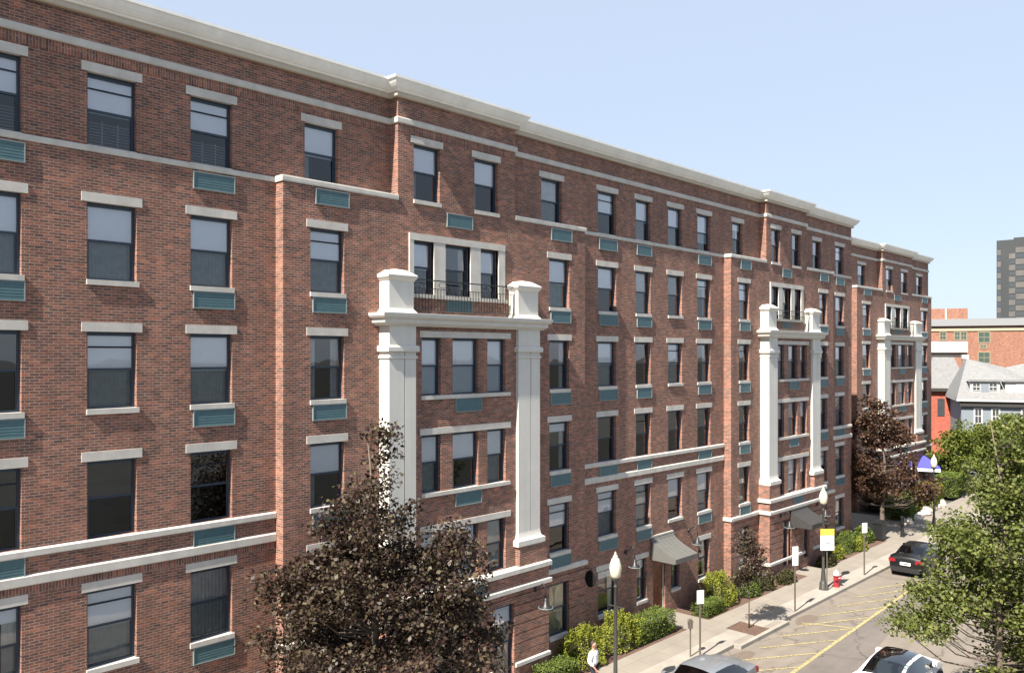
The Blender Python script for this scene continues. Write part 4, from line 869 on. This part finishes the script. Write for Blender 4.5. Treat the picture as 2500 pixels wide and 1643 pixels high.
tree('leafy_tree', 28.3, -14.3, 2.3, .14, [(.2, 0, 5.5, 1.9, 2.2, 2.3), (.7, 0, 7.7, 1.15, 1.4, 1.4), (-1.7, 0, 4.3, 1.0, 1.2, .6), (-2.35, 0, 3.55, .75, 1.0, .4), (-1.1, 0, 6.0, .6, 1.0, .7), (1.4, 0, 3.5, 1.7, 1.8, 1.6), (1.1, 0, 9.2, .7, .8, .8), (.45, 0, 9.0, .45, .6, .6), (.9, 0, 2.0, 1.5, 1.6, .7)],
     30, .44, 58, .108, M_green, 'big light green tree in the near right corner of the view', 11)
for (u, Z, z, rr, rz_, lab, sd_) in ((2322, 72, 2.9, 1.9, 2.6, 'rounded green tree directly right of the set-back block', 21), (2395, 76, 2.8, 2.4, 2.6, 'green tree below the grey house, half behind the near tree', 22), (2470, 74, 3.6, 3.0, 3.2, 'green tree at the right border in front of the grey house', 23)):
    x, y = at(u, Z)
    tree('garden_tree', x, y, 1.2, .14, [(0, 0, z, rr, rr, rz_), (rr * .4, 0, z + 1, rr * .7, rr * .7, rz_ * .7)], 12, .6, 26, .2, M_green2, lab, sd_, group='green trees in front of the far houses')
def shrub(name, x, y, rx, ry, h, mat, label, n=2200, ls=.07, boxy=False, rot=0, group=None, spike=0):
    o = empty(name, (x, y, 0), rot, label, 'hedge' if boxy else 'shrub', group)
    r_ = np.random.default_rng(int(x * 100) % 9999); n = int(n * 1.55)
    if boxy:
        P = np.empty((n, 3)); f = r_.uniform(0, 1, n); P[:, 0] = r_.uniform(-rx, rx, n); P[:, 1] = r_.uniform(-ry, ry, n); P[:, 2] = r_.uniform(.03, h, n)
        k_ = r_.choice(4, n, p=[.38, .32, .15, .15]); P[k_ == 0, 2] = h; P[k_ == 1, 1] = -ry; P[k_ == 2, 0] = -rx; P[k_ == 3, 0] = rx; P += r_.normal(size=(n, 3)) * .035
    else:
        d = r_.normal(size=(n, 3)); d[:, 2] = np.abs(d[:, 2]); d /= np.linalg.norm(d, axis=1)[:, None]
        w_ = np.array([1 + .35 * noise.noise(Vector((a * 2.2 + x, b * 2.2 + y, c_ * 2.2))) for a, b, c_ in d]); q = (r_.uniform(.55, 1, n)) ** .4
        P = d * (w_ * q)[:, None] * np.array([rx, ry, h]); P[:, 2] += .04
        if spike:
            m = n // 5; a = r_.uniform(0, 2 * math.pi, m); rr = r_.uniform(0, .8, m); sp = r_.choice(26, m); sa = r_.uniform(0, 6.28, 26); sr = r_.uniform(0, .75, 26)
            P[:m, 0] = np.cos(sa[sp]) * sr[sp] * rx + r_.normal(size=m) * .03; P[:m, 1] = np.sin(sa[sp]) * sr[sp] * ry + r_.normal(size=m) * .03; P[:m, 2] = h * .8 + r_.uniform(0, spike, m)
    leaf_mesh('foliage', P, ls * .78, mat, o, .5)
    c_ = MB(); zz_ = []  # solid dark core, its colour stands for the shade inside the leaves
    for i, t in enumerate((.0, .35, .6, .78)): zz_.append((math.cos(t * 1.57) if not boxy else 1, t * h))
    rings = []
    for q, z in zz_:
        rings.append(len(c_.v))
        for j in range(14):
            a = 2 * math.pi * j / 14; ca, sa_ = math.cos(a), math.sin(a)
            if boxy: m_ = max(abs(ca), abs(sa_)); ca, sa_ = ca / m_, sa_ / m_
            c_.v.append((ca * rx * .8 * q, sa_ * ry * .8 * q, z))
    i_ = c_.m(M_core)
    for a, b in zip(rings, rings[1:]):
        for j in range(14): c_.f.append((a + j, a + (j + 1) % 14, b + (j + 1) % 14, b + j)); c_.mi.append(i_)
    c_.f.append(tuple(rings[-1] + j for j in range(14))); c_.mi.append(i_); c_.build('shade_core', o)
    return o
M_core = simple('dark_core', (.03, .028, .014), .95)
GS = 'shrubs along the foot of the building'
# (x, y, rx, ry, h, mat, label, boxy)
shrub('hedge', 22.55, -1.55, .8, .38, .62, M_box, 'low round-topped green hedge left of the man, at the bottom edge', 2600, .07, True, 0, GS)
shrub('shrub', 24.6, -1.15, 1.05, .8, 1.25, M_bushy, 'bright yellow-green shrub right behind the man', 4200, .075, False, 0, GS, .35)
shrub('shrub', 26.9, -1.1, 1.0, .75, 1.3, M_bushy, 'tall yellow-green shrub under the nearest globe lamp', 4200, .075, False, 0, GS, .35)
shrub('hedge', 28.9, -1.2, 1.25, .5, .85, M_box, 'clipped green hedge ending at the first door path', 4500, .065, True, 0, GS)
shrub('shrub', 28.0, -1.2, .6, .55, .9, M_bushy, 'small yellow-green shrub merging into the clipped hedge', 1800, .07, False, 0, GS, .2)
shrub('hedge', 33.3, -1.4, .75, .4, .55, M_box, 'low dark green hedge right of the first door path', 2400, .065, True, 0, GS)
shrub('shrub', 35.0, -1.0, 1.0, .75, 1.35, M_bushy, 'yellow-green shrub behind the small white sign', 4200, .075, False, 0, GS, .35)
shrub('shrub', 37.2, -1.2, .9, .65, 1.1, M_box, 'green shrub behind the sapling crown', 3000, .08, False, 0, GS, .1)
shrub('shrub', 38.8, -1.35, .7, .5, .8, M_dbush, 'dark reddish shrub at the second pillared bay', 2200, .08, False, 0, GS)
shrub('shrub', 40.6, -1.65, .8, .42, .6, M_dbush, 'low dark shrub below the brick plinth before the second door', 2400, .08, False, 0, GS)
shrub('shrub', 45.4, -1.75, .9, .42, .75, M_dbush, 'dark brown shrub right behind the yellow-topped board', 2600, .09, False, 0, GS)
shrub('shrub', 47.4, -1.3, .75, .6, .9, M_bushy, 'first round light green shrub past the yellow-topped board', 2200, .09, False, 0, GS)
shrub('shrub', 49.6, -1.0, 1.1, .7, 1.05, M_box, 'mid green shrub between two light green ones near the corner', 2600, .09, False, 0, GS)
shrub('shrub', 50.4, -1.7, .55, .4, .7, M_bushy, 'small pale green shrub at the sidewalk edge by the far white sign', 1600, .08, False, 0, GS)
shrub('shrub', 52.9, -.9, .9, .6, .95, M_box, 'green shrub at the far corner of the long building', 2200, .1, False, 0, GS)
for (u, Z, rx, h, mt, lab) in ((2205, 60, 1.9, 1.5, M_box, 'thick green hedge behind the maple trunk'), (2262, 64, 2.1, 1.6, M_bushy, 'sunlit green hedge behind the farthest lamp'), (2320, 70, 2.4, 1.7, M_box, 'green hedge beyond the rocks at the far right'), (2150, 64, 1.6, 1.5, M_dbush, 'dark hedge in the shade left of the maple trunk')):
    x, y = at(u, Z); shrub('hedge', x, y, rx, .8, h, mt, lab, 4200, .13, True, R(8), 'hedges past the long building')
M_rock = simple('rock', (.48, .42, .36), .9, var=.25, vs=3, bump=.4, bs=8)
rr_ = np.random.default_rng(4)
adj = ['rounded pinkish', 'broad flat', 'pale angular', 'small tan', 'tall grey', 'low cream', 'large pale', 'narrow brown', 'small round']
for i in range(9):
    t = i / 8; x = 60.3 + 9 * t; y = -1.05 + .7 * t + rr_.normal() * .12; s_ = rr_.uniform(.3, .5)
    m = MB(); nu, nv = 9, 6; rings = []
    for a in range(nv + 1):
        rings.append(len(m.v)); ph = math.pi * a / nv
        for b in range(nu):
            th = 2 * math.pi * b / nu; d = Vector((math.sin(ph) * math.cos(th), math.sin(ph) * math.sin(th), math.cos(ph))); q = s_ * (1 + .35 * noise.noise(d * 1.5 + Vector((i * 7, 0, 0))))
            m.v.append((d.x * q * 1.3, d.y * q, max(-.05, d.z * q * .8 + s_ * .3)))
    for a, b in zip(rings, rings[1:]):
        for j in range(nu): m.f.append((a + j, b + j, b + (j + 1) % nu, a + (j + 1) % nu)); m.mi.append(m.m(M_rock))
    o = m.build('boulder', None); o.location = (x, y, 0); tag(o, ['nearest', 'second', 'third', 'fourth', 'fifth', 'sixth', 'seventh', 'eighth', 'farthest'][i] + ' edging boulder in the row along the far path, ' + adj[i], 'boulder', 'rocks edging the far path')
# ================================================================= the man in the white shirt
M_skin = simple('skin', (.36, .20, .14), .6); M_shirt = simple('white_shirt', (.80, .79, .80), .8); M_trou = simple('dark_trousers', (.018, .017, .03), .8); M_hair = simple('dark_hair', (.05, .035, .03), .8); M_shoe = simple('black_shoe', (.012, .012, .012), .4)
def skinfig(name, pts, edges, rad, mat, parent, root=0, sub=2):
    me = bpy.data.meshes.new(name); me.from_pydata(pts, edges, []); o = bpy.data.objects.new(name, me); COL.objects.link(o)
    md = o.modifiers.new('s', 'SKIN'); md.use_smooth_shade = True
    for i, r in enumerate(rad): me.skin_vertices[0].data[i].radius = (r, r) if not hasattr(r, '__len__') else r
    me.skin_vertices[0].data[root].use_root = True
    s = o.modifiers.new('u', 'SUBSURF'); s.levels = sub; s.render_levels = sub
    me.materials.append(mat); o.parent = parent; return o
pr = empty('person', (22.7, -3.15, 0), R(200), 'man in a white shirt and dark trousers walking on the sidewalk by the yellow-green shrub', 'person')
bp = [(0, 0, .95), (0, 0, 1.1), (0, 0, 1.28), (0, 0, 1.42), (.0, 0, 1.5), (0, .01, 1.58), (0, .02, 1.66), (0, .01, 1.74),
      (.10, 0, .9), (.12, .1, .5), (.13, .02, .09), (.13, .17, .04), (-.10, 0, .9), (-.11, -.05, .5), (-.12, -.25, .11), (-.12, -.1, .04),
      (.19, 0, 1.40), (.31, -.06, 1.15), (.26, .14, .94), (.24, .2, .86), (-.19, 0, 1.40), (-.31, -.06, 1.14), (-.30, .05, .88), (-.29, .09, .79)]
be = [(0, 1), (1, 2), (2, 3), (3, 4), (4, 5), (5, 6), (6, 7), (0, 8), (8, 9), (9, 10), (10, 11), (0, 12), (12, 13), (13, 14), (14, 15), (3, 16), (16, 17), (17, 18), (18, 19), (3, 20), (20, 21), (21, 22), (22, 23)]
brd = [.13, .14, .155, .12, .055, .07, .095, .06, .085, .058, .04, .03, .085, .058, .04, .03, .06, .045, .032, .03, .06, .045, .032, .03]
skinfig('body', bp, be, brd, M_skin, pr)
skinfig('shirt', [(0, 0, .96), (0, 0, 1.12), (0, 0, 1.28), (0, 0, 1.41), (0, 0, 1.47), (.19, 0, 1.40), (.31, -.06, 1.16), (.26, .10, 1.0), (-.19, 0, 1.40), (-.31, -.06, 1.15), (-.30, .04, .97)],
        [(0, 1), (1, 2), (2, 3), (3, 4), (3, 5), (5, 6), (6, 7), (3, 8), (8, 9), (9, 10)], [(.20, .17), (.215, .18), (.22, .18), (.18, .14), .08, .095, .08, .06, .095, .08, .06], M_shirt, pr)
skinfig('trousers', [(0, 0, .98), (.10, 0, .88), (.12, .1, .5), (.13, .02, .12), (-.10, 0, .88), (-.11, -.05, .5), (-.12, -.24, .14)], [(0, 1), (1, 2), (2, 3), (0, 4), (4, 5), (5, 6)], [.165, .11, .08, .065, .11, .08, .065], M_trou, pr)
for sx, y0, y1 in ((.13, .0, .2), (-.12, -.27, -.08)): skinfig('shoe', [(sx, y0, .06), (sx, y1, .045)], [(0, 1)], [.055, .045], M_shoe, pr, sub=2)
skinfig('hair', [(0, -.035, 1.60), (0, -.03, 1.68), (0, -.02, 1.745), (0, .03, 1.765)], [(0, 1), (1, 2), (2, 3)], [.06, .088, .08, .05], M_hair, pr)
fc = MB()
for sx in (-.035, .035): fc.lathe(sx, .108, [(.004, 1.668), (.012, 1.674), (.012, 1.68), (.004, 1.686)], M_ink, 8)
fc.prism([(.1, 1.655), (.128, 1.632), (.1, 1.628)], -.012, .012, 'x', M_skin); fc.box(-.025, .025, .095, .106, 1.604, 1.612, M_hred)
for sx in (-1, 1): fc.box(sx * .098 - .01, sx * .098 + .01, -.01, .025, 1.635, 1.69, M_skin)
fc.build('face', pr)
for s_, (hx, hy, hz) in ((1, (.24, .2, .86)), (-1, (-.29, .09, .79))):
    h = MB(); h.box(hx - .015, hx + .015, hy - .04, hy + .04, hz - .05, hz + .03, M_skin)
    for i, (dy, ln) in enumerate(((-.03, .06), (-.01, .075), (.01, .07), (.03, .055))): h.tube([(hx, hy + dy, hz - .05), (hx - s_ * .005, hy + dy, hz - .05 - ln * .6), (hx - s_ * .02, hy + dy + .003, hz - .05 - ln)], [.009, .008, .006], M_skin, 6)
    h.tube([(hx, hy + .04, hz), (hx - s_ * .01, hy + .065, hz - .03), (hx - s_ * .015, hy + .07, hz - .055)], [.011, .009, .007], M_skin, 6); h.build('hand', pr, True)
